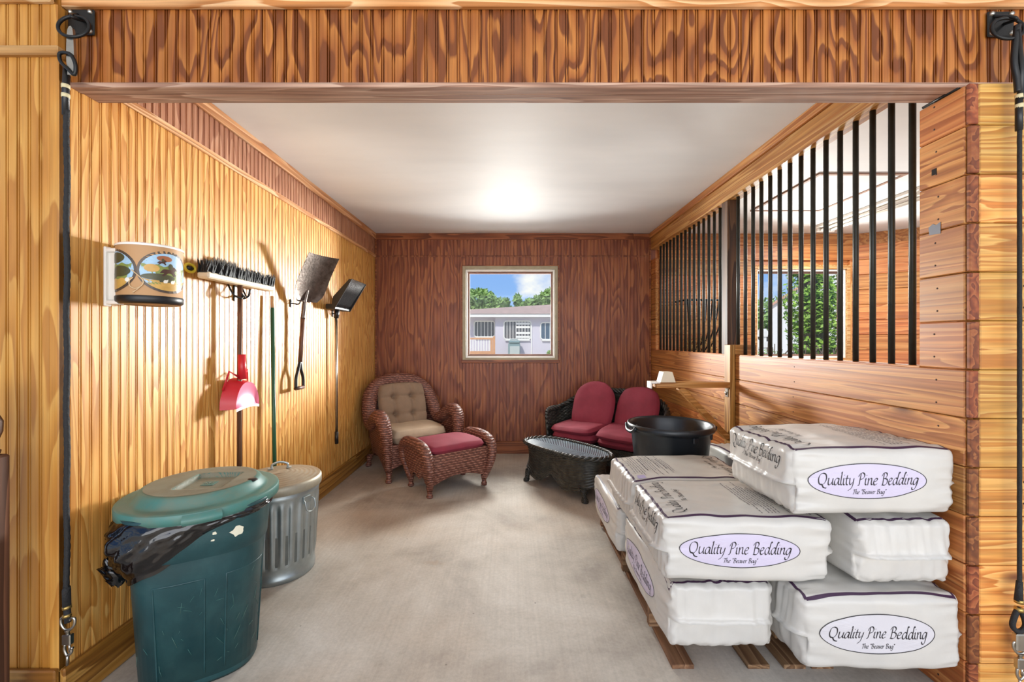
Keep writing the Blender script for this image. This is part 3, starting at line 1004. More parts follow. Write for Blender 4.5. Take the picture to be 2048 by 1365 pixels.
def bedding_bag(label, x0, x1, y0, y1, z0, z1, seed, turn=0.0, yaw=0.0, oval=True, end_text=False, top='text', front_mat='lavender', roll=0.0):
    """a bag filling the given space; turn swings its printed long side round to another wall"""
    lx, ly, H = x1 - x0, y1 - y0, z1 - z0
    L, W = (ly, lx) if abs(math.sin(turn)) > .5 else (lx, ly)
    t_ = thing('bedding_bag', label, 'bag', ((x0 + x1) / 2, (y0 + y1) / 2, z0), turn + yaw, 'white bedding bags on the pallet')
    t_.rotation_euler = (0, roll, turn + yaw)
    mb = bag_mesh(L, W, H, seed)
    pr = Printer(mb, L, W, H)
    body = mb.build('film_body', M['film'], t_)
    if oval:
        ow, oh = L * .345, H * .25
        cx, cz = -L * .055, H * .02
        ov = MB()
        for i in range(5):
            r0, r1 = i / 5, (i + 1) / 5
            qs = []
            for k in range(48):
                a0, a1 = 2 * PI * k / 48, 2 * PI * (k + 1) / 48
                qs.append([(cx + ow * r * math.cos(a), cz + oh * r * math.sin(a)) for r, a in ((r0, a0), (r1, a0), (r1, a1), (r0, a1))])
            pr.quads(ov, 'front', qs)
        lab = ov.build('oval_label', M[front_mat], t_)
        ol = MB()
        qs = []
        for k in range(64):
            a0, a1 = 2 * PI * k / 64, 2 * PI * (k + 1) / 64
            qs.append([(cx + (ow + e) * math.cos(a), cz + (oh + e) * math.sin(a)) for e, a in ((-.0004, a0), (.0026, a0), (.0026, a1), (-.0004, a1))])
        pr.quads(ol, 'front', qs, .0006)
        ol.build('oval_outline', M['ink_black'], lab)
        lt = MB()
        q, wd = script_quads('Quality Pine Bedding', 1.0)
        k = ow * 2 * .86 / wd
        pr.quads(lt, 'front', [[(s * k + cx, t * k * 1.22 + cz - oh * .22) for s, t in qq] for qq in q], .0008)
        q, wd = script_quads('The "Beaver Bag"', 1.0, nib=.26)
        k = ow * 2 * .29 / wd
        pr.quads(lt, 'front', [[(s * k + cx, t * k * 1.1 + cz - oh * .74) for s, t in qq] for qq in q], .0008)
        lt.build('lettering', M['ink_black'], lab)
    if end_text:
        lt = MB()
        q, wd = script_quads('Quality Pine Bedding', 1.0)
        k = W * .74 / wd
        pr.quads(lt, 'left', [[(s * k, t * k * 1.5 + H * .2) for s, t in qq] for qq in q], .0008)
        q, wd = script_quads('The "Beaver Bag"', 1.0, nib=.26)
        k = W * .26 / wd
        pr.quads(lt, 'left', [[(s * k, t * k * 1.2 + H * .1) for s, t in qq] for qq in q], .0008)
        lt.build('end_lettering', M['ink_black'], t_)
    if top:
        bl = MB()
        ix, iy = L / 2 - .022, W / 2 - .020
        for a, b in (((-ix, -iy), (ix, -iy)), ((ix, -iy), (ix, iy)), ((ix, iy), (-ix, iy)), ((-ix, iy), (-ix, -iy))):
            pr.strip(bl, 'top', a, b, .010)
        bl.build('border_line', M['ink_purple'], t_)
    if top == 'text':
        lt = MB()
        q, wd = script_quads('Quality Pine Bedding', 1.0)
        k = W * .80 / wd
        pr.quads(lt, 'top', q, .0008, lambda s, t: (-L / 2 + .105 - t * k * 1.3, s * k))
        q, wd = script_quads('The "Beaver Bag"', 1.0, nib=.26)
        k = W * .32 / wd
        pr.quads(lt, 'top', q, .0008, lambda s, t: (-L / 2 + .155 - t * k * 1.2, s * k))
        lt.build('top_lettering', M['ink_black'], t_)
        rs = random.Random(seed)
        fp = MB()
        x = L * .10
        while x < L / 2 - .05:
            big = rs.random() < .2
            y = -W * (.40 if rs.random() < .6 else .25)
            end = W * rs.uniform(.1, .4)
            while y < end:
                w = rs.uniform(.008, .03)
                pr.strip(fp, 'top', (x, y), (x, min(end, y + w)), .006 if big else .0032, 2, .0006)
                y += w + .006
            x += .020 if big else .0135
        o = fp.build('small_print', M['ink_faint'], t_)
        stuff(o)
        sq = MB()
        pr.strip(sq, 'top', (L / 2 - .085, W * .38), (L / 2 - .045, W * .38), .04, 5, .0004)
        sq.build('print_square', M['lilac'], t_)
    return t_


H90 = PI / 2
PAL = .14
bedding_bag('bedding bag on the pallet with its plain seamed end to the camera, bottom front', .622, 1.054, 1.69, 2.37, PAL, .408, 1, -H90, 0, top='lines')
bedding_bag('bedding bag lying lowest at the front right, grey oval, beside the plank wall', 1.086, 1.690, 1.572, 2.03, PAL, .424, 2, 0, 0, top='lines', front_mat='oval_grey')
bedding_bag('bedding bag at the far end of the lowest layer, lilac oval on its side', .605, 1.050, 2.458, 3.14, PAL, .400, 3, -H90, 0, top='lines')
bedding_bag('bedding bag wedged under the black tub behind the stack', 1.08, 1.435, 2.48, 3.16, PAL, .400, 4, H90, 0, oval=False, top=None)
bedding_bag('middle-layer bedding bag with lavender oval facing front, left of the plain-ended one', .598, 1.255, 1.645, 2.10, .428, .684, 5, 0, math.radians(-1.5), end_text=True)
bedding_bag('middle-layer bedding bag with small print on top, right in front of the black tub', .605, 1.258, 2.138, 2.60, .420, .676, 6, PI, math.radians(.5), oval=False)
bedding_bag('plain-ended bedding bag in the middle layer, squeezed against the plank wall', 1.306, 1.688, 1.605, 2.29, .446, .700, 7, -H90, 0, oval=False, top='lines')
bedding_bag('topmost bedding bag with lavender oval and lettering on two sides', 1.055, 1.692, 1.597, 2.065, .713, .970, 8, 0, math.radians(.6), end_text=True)
bedding_bag('bedding bag behind the topmost one, beside the black tub and plank wall', 1.455, 1.690, 2.48, 3.18, PAL, .62, 9, -H90, 0, oval=False, top='lines')

# pallet
pl = thing('pallet', 'weathered wooden pallet under the bedding bags', 'pallet', (1.15, 2.4, 0))
for x in (.716, 1.033, 1.184, 1.30, 1.588):
    MB().box(x - .046 - 1.15, x + .046 - 1.15, 1.767 - 2.4, 3.15 - 2.4, 0, .018, .002).build('bottom_board', M['pallet'], pl)
for y in (2.02, 2.50, 3.10):
    MB().box(.65 - 1.15, 1.66 - 1.15, y - .019 - 2.4, y + .019 - 2.4, .018, .122, .003).build('stringer', M['pallet_x'], pl)
for i in range(7):
    x = .70 + i * .152
    MB().box(x - .05 - 1.15, x + .05 - 1.15, 1.775 - 2.4, 3.15 - 2.4, .122, .139, .002).build('deck_board', M['pallet'], pl)

# ================================================================== black tub
tb = thing('muck_tub', 'big round black plastic tub standing behind the bedding bags', 'tub', (1.103, 2.95, .415))
prof = [(0, .004), (.215, .004), (.222, .0), (.230, .012), (.262, .33), (.268, .345), (.285, .350), (.289, .360), (.288, .386), (.280, .390), (.272, .386),
        (.268, .37), (.256, .34), (.222, .02), (0, .016)]
MB().lathe(prof, 56).build('tub_shell', M['tub'], tb)
for a in (PI * 1.02, PI * .02):
    g = MB()
    pts = [(math.cos(a + d) * .292, math.sin(a + d) * .292, z) for d, z in ((-.32, .372), (-.24, .35), (-.12, .338), (.12, .338), (.24, .35), (.32, .372))]
    g.tube(crom(pts, 5), .012, 8)
    g.build('grip', M['tub'], tb)
for a in (-1.3, -.5, 2.4):
    g = MB().box(-.02, .02, -.008, .012, .30, .34, .004)
    o = g.build('lug', M['tub'], tb)
    o.rotation_euler = (0, 0, a + PI / 2)
    o.location = (math.cos(a) * .262, math.sin(a) * .262, 0)

# ================================================================== green bin with liner
gc = thing('garbage_can', 'big dark green plastic garbage can with black liner and lid', 'trash can', (-1.352, 1.85, 0))


def gc_rad(a, z):
    # rounded square in plan
    c_, s_ = abs(math.cos(a - .55)), abs(math.sin(a - .55))
    return (c_ ** 3.2 + s_ ** 3.2) ** (-1 / 3.2) * .93


prof = [(0, .012), (.205, .012), (.214, 0), (.220, .012), (.226, .10), (.243, .40), (.247, .50), (.2475, .515), (.262, .528), (.268, .60), (.274, .68), (.280, .70), (.274, .705), (.262, .69),
        (.250, .5), (.222, .03), (0, .025)]
MB().lathe(prof, 72, rad=gc_rad).build('can_body', M['green_body'], gc)


def gc_surf(a, z, off=.0):
    for (r0, za), (r1, zb) in zip(prof[3:11], prof[4:12]):
        if za <= z <= zb:
            r = r0 + (r1 - r0) * (z - za) / max(1e-6, zb - za)
            break
    else:
        r = .262
    r = r * gc_rad(a, z) + off
    return (r * math.cos(a), r * math.sin(a), z)


# moulded panel lines on the side towards the stall
for a0, a1 in ((-1.60, -.92), (-.62, .1)):
    ln = MB()
    path = [(a0, .05)] + [(a0, z / 10) for z in range(1, 5)] + [(a0 + (a1 - a0) * k / 8, .435) for k in range(9)] + [(a1, z / 10) for z in range(4, 0, -1)] + [(a1, .05)]
    ln.tube([gc_surf(a, z, .0005) for a, z in path], .0035, 6)
    ln.build('panel_moulding', M['green_body'], gc)
rs = random.Random(3)
for (a, z, w, h) in ((-.52, .605, .055, .05), (-.80, .615, .018, .016), (-.82, .588, .014, .010)):
    q = MB()
    n_ = 14
    ring = []
    for k in range(n_):
        th = 2 * PI * k / n_
        f_ = rs.uniform(.55, 1.0)
        ring.append(gc_surf(a + w / .25 * .5 * f_ * math.cos(th), min(.675, z + h * .5 * f_ * math.sin(th)), .0022))
    q.add([gc_surf(a, z, .0022)] + ring, [(0, 1 + k, 1 + (k + 1) % n_) for k in range(n_)])
    q.build('label_residue', M['residue'], gc)
sr = MB()
for _ in range(46):
    a, z = rs.uniform(-2.1, .3), rs.uniform(.08, .49)
    da, dz = rs.uniform(-.12, .12), rs.uniform(-.05, .05)
    p0, p1 = gc_surf(a, z, .0012), gc_surf(a + da, min(.5, max(.05, z + dz)), .0012)
    sr.tube([p0, p1], .0006, 3)
stuff(sr.build('scratches', M['green_lid'], gc))

# lid: height field over a disc, with a sunk rectangular tray
R_L = .288
lid = MB()


def lid_h(x, y):
    r = math.hypot(x, y)
    h = .012
    h += .040 * (1 - sstep(.205, .245, r)) + .008 * (1 - sstep(0, .21, r))
    xx, yy = (x - .035) * math.cos(.15) + (y + .01) * math.sin(.15), -(x - .035) * math.sin(.15) + (y + .01) * math.cos(.15)
    tray = (1 - sstep(.082, .092, abs(xx))) * (1 - sstep(.095, .107, abs(yy)))
    h -= .020 * tray
    return h


rr = [i / 46 * R_L for i in range(47)]
nA = 110
v = []
for r in rr:
    for k in range(nA):
        a = 2 * PI * k / nA
        x, y = r * math.cos(a), r * math.sin(a)
        v.append((x, y, lid_h(x, y) - (.004 if r > R_L - .004 else 0)))
f, mi = [], []
for i in range(46):
    for k in range(nA):
        l = (k + 1) % nA
        f.append((i * nA + k, (i + 1) * nA + k, (i + 1) * nA + l, i * nA + l))
lid.add(v, f, 0, True)
lid.lathe([(R_L, .008), (R_L + .003, .0), (R_L + .002, -.030), (R_L - .006, -.030), (R_L - .008, .0)], nA)
LIDZ = .712
ld = lid.build('lid', M['green_lid'], gc, (0, 0, LIDZ))
# dust on the raised crown
du = MB()


def duf(u, v_):
    r, a = .004 + .196 * v_, 2 * PI * u
    x, y = r * math.cos(a), r * math.sin(a)
    return (x, y, lid_h(x, y) + .0009)


du.grid(duf, 90, 30, closed_u=True)
du.build('dust_film', M['dusty_lid'], ld)
for a in (-.95, -.95 + PI):
    g = MB()
    g.grid(lambda u, v_, a=a: (math.cos(a + (u - .5) * .42) * (R_L + .004 + .016 * math.sin(v_ * PI)), math.sin(a + (u - .5) * .42) * (R_L + .004 + .016 * math.sin(v_ * PI)), .006 - .04 * v_), 12, 6)
    for s in (-.5, .5):
        g.grid(lambda u, v_, a=a, s=s: (math.cos(a + s * .42) * (R_L + .004 + .016 * math.sin(v_ * PI) * u), math.sin(a + s * .42) * (R_L + .004 + .016 * math.sin(v_ * PI) * u), .006 - .04 * v_), 2, 6)
    g.build('lid_grip', M['green_lid'], ld)
g = MB().box(-.025, .025, -.025, .025, 0, .0018, .0006)
o = g.build('emblem', M['green_lid'], ld, (.035, -.01, lid_h(.035, -.01) + .0012))
o.rotation_euler = (0, 0, .15)
g = MB()
for x, fl_ in ((-.011, 0), (.006, 1)):
    g.tube(crom([(x - .004, -.011, .0024), (x - .004, .011, .0024), (x + .006, .010, .0024), (x + .006, .001, .0024), (x - .003, .0, .0024)], 4), .0014, 5)
    if not fl_:
        g.tube([(x + .001, .0, .0024), (x + .007, -.011, .0024)], .0014, 5)
g.build('emblem_mark', M['dusty_lid'], o)
g = MB().lathe([(0, .004), (.018, .003), (.024, -.004)], 16)
g.build('lid_dimple', M['black_plastic'], ld, (.20, .02, lid_h(.2, .02) - .002))

# black liner pulled over the rim and hanging down in creases
ln = MB()


def liner(u, v_):
    a = 2 * PI * u
    d = (a - math.radians(228) + PI) % (2 * PI) - PI
    near = math.exp(-(d / .75) ** 2)
    drop = .045 + .19 * near + .085 * math.exp(-((d - .85) / .6) ** 2)
    nz = noise.noise(Vector((math.cos(a) * 4, math.sin(a) * 4, v_ * 3.2)))
    nz2 = noise.noise(Vector((math.cos(a) * 9 + v_ * 3, math.sin(a) * 9 - v_ * 4, v_ * 7 + 3)))
    fold = abs(noise.noise(Vector((math.cos(a + v_ * .9) * 7, math.sin(a + v_ * .9) * 7, v_ * 1.2 + 9))))
    z = LIDZ - .022 - drop * v_ + .018 * nz * near * v_
    base = (.272 - .020 * v_) * gc_rad(a, z)
    bulge = math.sin(min(1, v_ * 1.12) * PI) ** .7
    r = base + .006 + (.012 + .042 * near) * bulge + (.010 + .022 * near) * (nz * .7 + nz2 * .45) * bulge - .030 * near * fold * bulge
    return (r * math.cos(a), r * math.sin(a), z)


ln.grid(liner, 200, 34, closed_u=True)
ln.build('liner', M['liner'], gc)
tl = MB()


def tail(u, v_):
    a = 2 * PI * u
    nz = noise.noise(Vector((math.cos(a) * 2, math.sin(a) * 2, v_ * 6)))
    r = (.022 + .018 * math.sin(v_ * PI)) * (1 + .6 * nz)
    return (-.215 + r * math.cos(a) + .02 * v_, -.195 + r * .7 * math.sin(a), .52 - .10 * v_ + .02 * nz)


tl.grid(tail, 24, 12, closed_u=True)
tl.build('liner_knot', M['liner'], gc)

# ================================================================== galvanised can
ga = thing('galvanized_can', 'small galvanised steel can with ribbed sides and lid', 'trash can', (-1.412, 2.545, 0))


def ribs(a, z):
    w = sstep(.085, .115, z) * (1 - sstep(.43, .46, z))
    s = math.cos(a * 26)
    return 1 + .020 * w * max(-1, min(1, s * 2.2))


prof2 = [(0, .02), (.196, .02), (.200, 0), (.205, .004), (.207, .03), (.203, .036), (.204, .07), (.2045, .085)]
prof2 += [(.205 + .02 * k / 20, .088 + .37 * k / 20) for k in range(21)]
prof2 += [(.227, .475), (.2295, .482), (.2275, .489), (.228, .52), (.231, .532), (.226, .538), (.222, .53), (.2, .03), (0, .03)]
MB().lathe(prof2, 208, rad=ribs).build('ribbed_body', M['galv'], ga)
lp = [(.238, .505), (.242, .507), (.243, .548), (.238, .556)]
for k in range(8):
    r = .226 - k * .026
    lp += [(r + .010, .558 + .004 * k), (r + .006, .562 + .004 * k), (r, .560 + .004 * k)]
lp += [(.0, .594)]
glid = MB().lathe(lp, 72).build('lid', M['galv_lid'], ga)
h = MB()
h.tube(crom([(-.045, 0, .592), (-.04, 0, .615), (0, 0, .628), (.04, 0, .615), (.045, 0, .592)], 6), .007, 8, squash=.5)
for s in (-1, 1):
    h.box(s * .05 - .014, s * .05 + .014, -.014, .014, .588, .595, .002)
o = h.build('lid_handle', M['galv'], glid)
o.rotation_euler = (0, 0, .4)
o.location = (-.02, .06, 0)
for a in (-.35, PI - .35):
    g = MB()
    g.box(-.006, .004, -.026, .026, .43, .47, .002)
    g.tube(crom([(.004, -.03, .455), (.022, -.034, .44), (.03, -.03, .40), (.03, 0, .385), (.03, .03, .40), (.022, .034, .44), (.004, .03, .455)], 5), .004, 6)
    o = g.build('side_handle', M['galv'], ga)
    o.location = (math.cos(a) * .230, math.sin(a) * .230, 0)
    o.rotation_euler = (0, 0, a)

# ================================================================== cushions
def pillow(w, h, t, tufts=(), edge=.35, n=26, seed=0, sag=0.0, rnd=0.0):
    """cushion in the xy plane: w x h, thickness t; tufts = (u, v) dimples in -1..1"""
    mb = MB()

    def fn(sign):
        def g(u, v):
            x, y = u * 2 - 1, v * 2 - 1
            # rounded-square outline
            kx = x * (1 - .10 * y * y * abs(y))
            ky = y * (1 - .10 * x * x * abs(x))
            if rnd and y > 0:
                kx, ky = kx * math.sqrt(1 - rnd * y * y / 2), ky * math.sqrt(1 - rnd * x * x / 2)
            e = max(0.0, (1 - x ** 6)) ** edge * max(0.0, (1 - y ** 6)) ** edge
            z = sign * t / 2 * e
            for (tx, ty) in tufts:
                d2 = (x - tx) ** 2 + (y - ty) ** 2
                z -= sign * t * .30 * math.exp(-d2 / .012) + sign * t * .10 * math.exp(-d2 / .06)
            for sv_ in sorted({abs(q[0]) for q in tufts}):
                for q in (x - sv_, x + sv_, y - sv_, y + sv_):
                    z -= sign * t * .10 * math.exp(-q * q / .003)
            z += sign * t * .05 * noise.noise(Vector((x * 2.2, y * 2.2, seed + sign)))
            z -= sag * (1 - x * x) * (1 - y * y)
            return (kx * w / 2, ky * h / 2, z)
        return g
    mb.grid(fn(1), n, n)
    mb.grid(fn(-1), n, n)
    return mb


def place(o, loc, rot):
    o.location = loc
    o.rotation_euler = rot
    return o


def turned_foot(mb, x, y, h=.10, r=.026, lean=(0, 0)):
    prof = [(r * 1.15, h), (r * 1.0, h * .7), (r * .72, h * .45), (r * .8, h * .3), (r * 1.05, h * .18), (r * 1.0, .006), (r * .8, 0), (0, 0)]
    v0 = len(mb.v)
    mb.lathe(prof, 14, (x, y, 0))
    mb.v[v0:] = [(p[0] + lean[0] * (1 - p[2] / h), p[1] + lean[1] * (1 - p[2] / h), p[2]) for p in mb.v[v0:]]
    return mb


def woven(mb, fn, nu, nv, rows, stakes, amp):
    """grid over fn(u, v) pushed in and out like strands passing before and behind the stakes"""
    eps = 1e-3

    def g(u, v):
        p = Vector(fn(u, v))
        du = Vector(fn(min(1, u + eps), v)) - Vector(fn(max(0, u - eps), v))
        dv = Vector(fn(u, min(1, v + eps))) - Vector(fn(u, max(0, v - eps)))
        n_ = du.cross(dv)
        if n_.length > 1e-12:
            n_.normalize()
        row = v * rows
        ph = PI * (math.floor(row) % 2)
        d = amp * math.sin(PI * (row % 1)) ** .7 * (1 + .75 * math.cos(u * stakes * 2 * PI / 2 + ph)) - amp * .6
        return p + n_ * d
    mb.grid(g, nu, nv)
    return mb


# ---- brown wicker armchair
ac_ = thing('wicker_armchair', 'brown wicker armchair with rolled arms and taupe tufted cushions', 'armchair', (-1.115, 4.57, 0), math.radians(35.5))
half = [(.345, -.345, .11), (.365, -.385, .30), (.385, -.40, .47), (.40, -.36, .585), (.405, -.26, .63), (.40, -.14, .60), (.388, -.02, .53), (.384, .07, .505),
        (.378, .15, .56), (.36, .22, .68), (.315, .285, .80), (.22, .335, .885), (.11, .355, .92), (0, .36, .93)]
rad_h = [.030, .040, .055, .066, .070, .068, .064, .064, .070, .076, .080, .080, .080, .080]
path4 = crom([p + (r,) for p, r in zip(half, rad_h)], 5)
full = path4 + [(-x, y, z, r) for x, y, z, r in path4[-2::-1]]
mb = MB().tube([p[:3] for p in full], [p[3] for p in full], 16)
mb.build('rolled_rim', M['wicker_brown'], ac_)


def shell(u, v):
    i = u * (len(full) - 1)
    a, b = full[int(i)], full[min(len(full) - 1, int(i) + 1)]
    f_ = i - int(i)
    x, y, z, r = (p + (q - p) * f_ for p, q in zip(a, b))
    # base line: runs from front leg round the back, arched between the legs
    ang = math.atan2(y + .02, x)
    bx, by = x * .90, y * .93
    side = min(1, max(0, (abs(y) - .02) / .3))
    zb = .10 + .10 * (1 - side ** 2) if abs(x) > .22 else .12 + .07 * (1 - (abs(x) / .3) ** 2)
    k = v ** 1.0
    bul = .018 * math.sin(v * PI)
    return (bx + (x - bx) * k + bul * (1 if x > 0 else -1) * min(1, abs(x) * 4), by + (y - by) * k, zb + (z - zb) * k)


MB().grid(shell, len(full) - 1, 14).build('woven_shell', M['wicker_brown'], ac_)
# inner face of the back
MB().grid(lambda u, v: ((u - .5) * .60 * (1 - .25 * v * v), .275 + .03 * v - .04 * math.cos((u - .5) * 3), .30 + .56 * v - .10 * v * (2 * u - 1) ** 2), 16, 12).build('back_panel', M['wicker_brown'], ac_)
MB().grid(lambda u, v: ((u - .5) * .70, -.372 + .012 * math.cos((u - .5) * PI), (.12 + .07 * math.sin(u * PI)) + (.36 - .12 - .07 * math.sin(u * PI)) * v), 20, 8).build('front_apron', M['wicker_brown'], ac_)
MB().box(-.34, .34, -.36, .30, .31, .345, .01).build('seat_deck', M['wicker_brown'], ac_)
for x, y in ((.335, -.335), (-.335, -.335), (.325, .30), (-.325, .30)):
    turned_foot(MB(), x, y, .125, .030, (.012 * (1 if x > 0 else -1), .02 * (1 if y > 0 else -1))).build('leg', M['wicker_brown'], ac_)
sc_ = pillow(.60, .60, .15, edge=.16, seed=2).build('seat_cushion', M['cushion_pale'], ac_)
place(sc_, (0, -.075, .415), (0, 0, 0))
bc = pillow(.54, .52, .15, tufts=[(-.38, -.35), (.38, -.35), (-.38, .38), (.38, .38)], edge=.3, n=40, seed=4).build('back_cushion', M['cushion_tan'], ac_)
place(bc, (0, .185, .655), (math.radians(74), 0, 0))

# ---- matching ottoman
ot = thing('wicker_ottoman', 'low brown wicker ottoman with scrolled ends and red seat pad', 'ottoman', (-.612, 4.02, 0), math.radians(37.6))
side = [(.285, -.195, .07), (.300, -.245, .17), (.322, -.272, .28), (.335, -.255, .375), (.34, -.18, .435), (.34, -.06, .452), (.34, .06, .452), (.34, .18, .435), (.335, .255, .375), (.322, .272, .28), (.300, .245, .17), (.285, .195, .07)]
for s in (-1, 1):
    pts = crom([(s * x, y, z) for x, y, z in side], 5)
    rr_ = [.028 + .022 * math.sin(PI * i / (len(pts) - 1)) for i in range(len(pts))]
    MB().tube(pts, rr_, 14).build('scroll_rim', M['wicker_brown'], ot)
    n_ = len(pts)

    def panel(u, v, pts=pts, s=s):
        i = u * (len(pts) - 1)
        a, b = pts[int(i)], pts[min(len(pts) - 1, int(i) + 1)]
        f_ = i - int(i)
        x, y, z = (p + (q - p) * f_ for p, q in zip(a, b))
        cy, cz = y * .3, .15 + .04 * (1 - abs(y) / .25)
        return (x + s * .012 * math.sin(v * PI), cy + (y - cy) * v, cz + (z - cz) * v)
    MB().grid(panel, n_ - 1, 6).build('end_panel', M['wicker_brown'], ot)
for s in (-1, 1):
    MB().grid(lambda u, v, s=s: ((u - .5) * .62, s * (.225 + .02 * math.sin(v * PI)), (.09 + .075 * math.sin(u * PI)) + (.375 - .09 - .075 * math.sin(u * PI)) * v), 20, 8).build('apron', M['wicker_brown'], ot)
MB().box(-.31, .31, -.23, .23, .33, .37, .01).build('seat_deck', M['wicker_brown'], ot)
for x in (-.285, .285):
    for y in (-.195, .195):
        turned_foot(MB(), x, y, .10, .028).build('leg', M['wicker_brown'], ot)
o = pillow(.60, .50, .085, edge=.3, seed=6, sag=-.025).build('seat_pad', M['cushion_red'], ot)
place(o, (0, 0, .405), (0, 0, 0))

# ---- black wicker coffee table
ct = thing('wicker_table', 'low oval black wicker coffee table with woven top', 'table', (.50, 3.965, 0), math.atan2(-.77, .64))


def oval(th, a, b, p=2.6):
    c_, s_ = math.cos(th), math.sin(th)
    k = (abs(c_ / a) ** p + abs(s_ / b) ** p) ** (-1 / p)
    return k * c_, k * s_


def table_side(u, v):
    th = 2 * PI * u
    foot = abs(math.sin(2 * th)) ** 1.6
    zb = .16 - .10 * foot
    z = zb + (.355 - zb) * v
    fl_ = 1 - .06 * math.sin(v * PI) + .035 * (1 - v) ** 2 * foot
    x, y = oval(th, .455, .195)
    return (x * fl_, y * fl_, z)


mb = MB()
woven(mb, table_side, 340, 132, 22, 44, .0042)
mb.build('woven_side', M['cane_black'], ct)
mb = MB()
for st in range(3):
    pts = []
    for i in range(360):
        th = 2 * PI * i / 360
        x, y = oval(th, .480, .215)
        ph = th * 20 + st * 2 * PI / 3
        rx = 1 + .011 * math.cos(ph) / .35
        pts.append((x * rx * (1 if True else 1), y * rx, .375 + .011 * math.sin(ph)))
    mb.tube(pts, .0115, 6, closed=True)
rim_ = mb.build('braided_rim', M['cane_black'], ct)
m, t, b = nmat('woven_table_top', srgb('#6f7c86'), .22, spec=.6)
pos = nd(t, 'ShaderNodeTexCoord').outputs['Object']
sp_ = nd(t, 'ShaderNodeSeparateXYZ', {0: pos})
ax_ = math_(t, 'ABSOLUTE', sp_.outputs['Y'])
w = nd(t, 'ShaderNodeTexWave', {'Vector': nd(t, 'ShaderNodeCombineXYZ', {0: math_(t, 'ADD', sp_.outputs['X'], math_(t, 'MULTIPLY', ax_, .9)), 1: 0.0, 2: 0.0}).outputs[0], 'Scale': 14.0, 'Distortion': .4})
set_in(t, b, 'Base Color', ramp(t, w.outputs['Fac'], [(.1, srgb('#37414b')), (.6, srgb('#76848f')), (1, srgb('#9aa7b0'))]))
bump(t, b, w.outputs['Fac'], .5, .006)
M['table_top'] = m
mb = MB()
ring = [oval(2 * PI * k / 72, .468, .205) for k in range(72)]
mb.add([(0, 0, .376)] + [(x, y, .376) for x, y in ring], [(0, 1 + k, 1 + (k + 1) % 72) for k in range(72)])
mb.lathe([(1, .360), (1, .376)], 72, rad=lambda a, z: math.hypot(*oval(a, .468, .205)))
mb.build('table_top', M['table_top'], ct)
for sx in (-1, 1):
    for sy in (-1, 1):
        x, y = oval(math.atan2(sy * .17, sx * .40), .45, .192)
        f_ = turned_foot(MB(), x, y, .12, .030, (sx * .03, sy * .01))
        f_.tube([(x + sx * .03, y + sy * .01, .012), (x + sx * .045, y + sy * .015, .012)], .013, 8)
        f_.build('leg', M['wicker_black'], ct)

# ---- black wicker loveseat
lv = thing('wicker_loveseat', 'black wicker loveseat with worn red cushions in the far corner', 'loveseat', (.975, 4.37, 0), math.radians(-38))
half = [(.55, -.22, .12), (.56, -.235, .32), (.58, -.235, .50), (.605, -.195, .60), (.61, -.10, .625), (.595, .02, .63), (.575, .15, .655), (.52, .25, .71), (.42, .315, .765), (.27, .345, .805), (.12, .355, .82), (0, .357, .825)]
path3 = crom(half, 5)
fullL = [(-x, y, z) for x, y, z in path3] + path3[-2::-1]
mb = MB()
for st in range(3):
    pts = []
    for i, p in enumerate(crom(fullL, 2)):
        ph = i * .55 + st * 2 * PI / 3
        pts.append((p[0] * (1 + .02 * math.cos(ph)), p[1] + .016 * math.cos(ph), p[2] + .018 * math.sin(ph)))
    mb.tube(pts, .016, 7)
mb.build('braided_rim', M['cane_black'], lv)


def loveshell(u, v):
    i = u * (len(fullL) - 1)
    a, b = fullL[int(i)], fullL[min(len(fullL) - 1, int(i) + 1)]
    f_ = i - int(i)
    x, y, z = (p + (q - p) * f_ for p, q in zip(a, b))
    bx, by = x * .90, y * .90
    zb = .10 + .08 * (1 - min(1, abs(x) / .5) ** 2) if abs(x) < .5 else .10 + .06 * (1 - min(1, abs(y) / .3))
    return (bx + (x - bx) * v, by + (y - by) * v, zb + (z - zb) * v)


mb = MB()
woven(mb, loveshell, 300, 120, 30, 56, .0042)
mb.build('woven_shell', M['cane_black'], lv)
MB().grid(lambda u, v: ((u - .5) * 1.12, -.285, (.12 + .06 * math.sin(u * PI)) + (.34 - .12 - .06 * math.sin(u * PI)) * v), 24, 6).build('front_apron', M['wicker_black'], lv)
MB().box(-.54, .54, -.28, .26, .28, .33, .01).build('seat_deck', M['wicker_black'], lv)
for x, y in ((.53, -.25), (-.53, -.25), (.50, .30), (-.50, .30)):
    turned_foot(MB(), x, y, .13, .03).build('leg', M['wicker_black'], lv)
for s in (-1, 1):
    o = pillow(.50, .54, .10, edge=.25, seed=10 + s).build('seat_cushion', M['cushion_red'], lv)
    place(o, (s * .258, -.03, .385), (0, 0, 0))
    o = pillow(.51, .56, .085, edge=.3, seed=20 + s, n=30).build('seat_pad', M['cushion_red'], lv)
    place(o, (s * .262, -.05 - .02 * s, .468), (math.radians(3), math.radians(2 * s), math.radians(4 * s)))
o = pillow(.47, .52, .11, edge=.35, seed=31, n=30, sag=-.01, rnd=.75).build('back_cushion', M['cushion_red'], lv)
place(o, (-.205, .125, .695), (math.radians(63), 0, math.radians(6)))
o = pillow(.46, .50, .11, edge=.35, seed=32, n=30, sag=-.01, rnd=.5).build('back_cushion', M['cushion_red'], lv)
place(o, (.265, .17, .665), (math.radians(66), 0, math.radians(-5)))

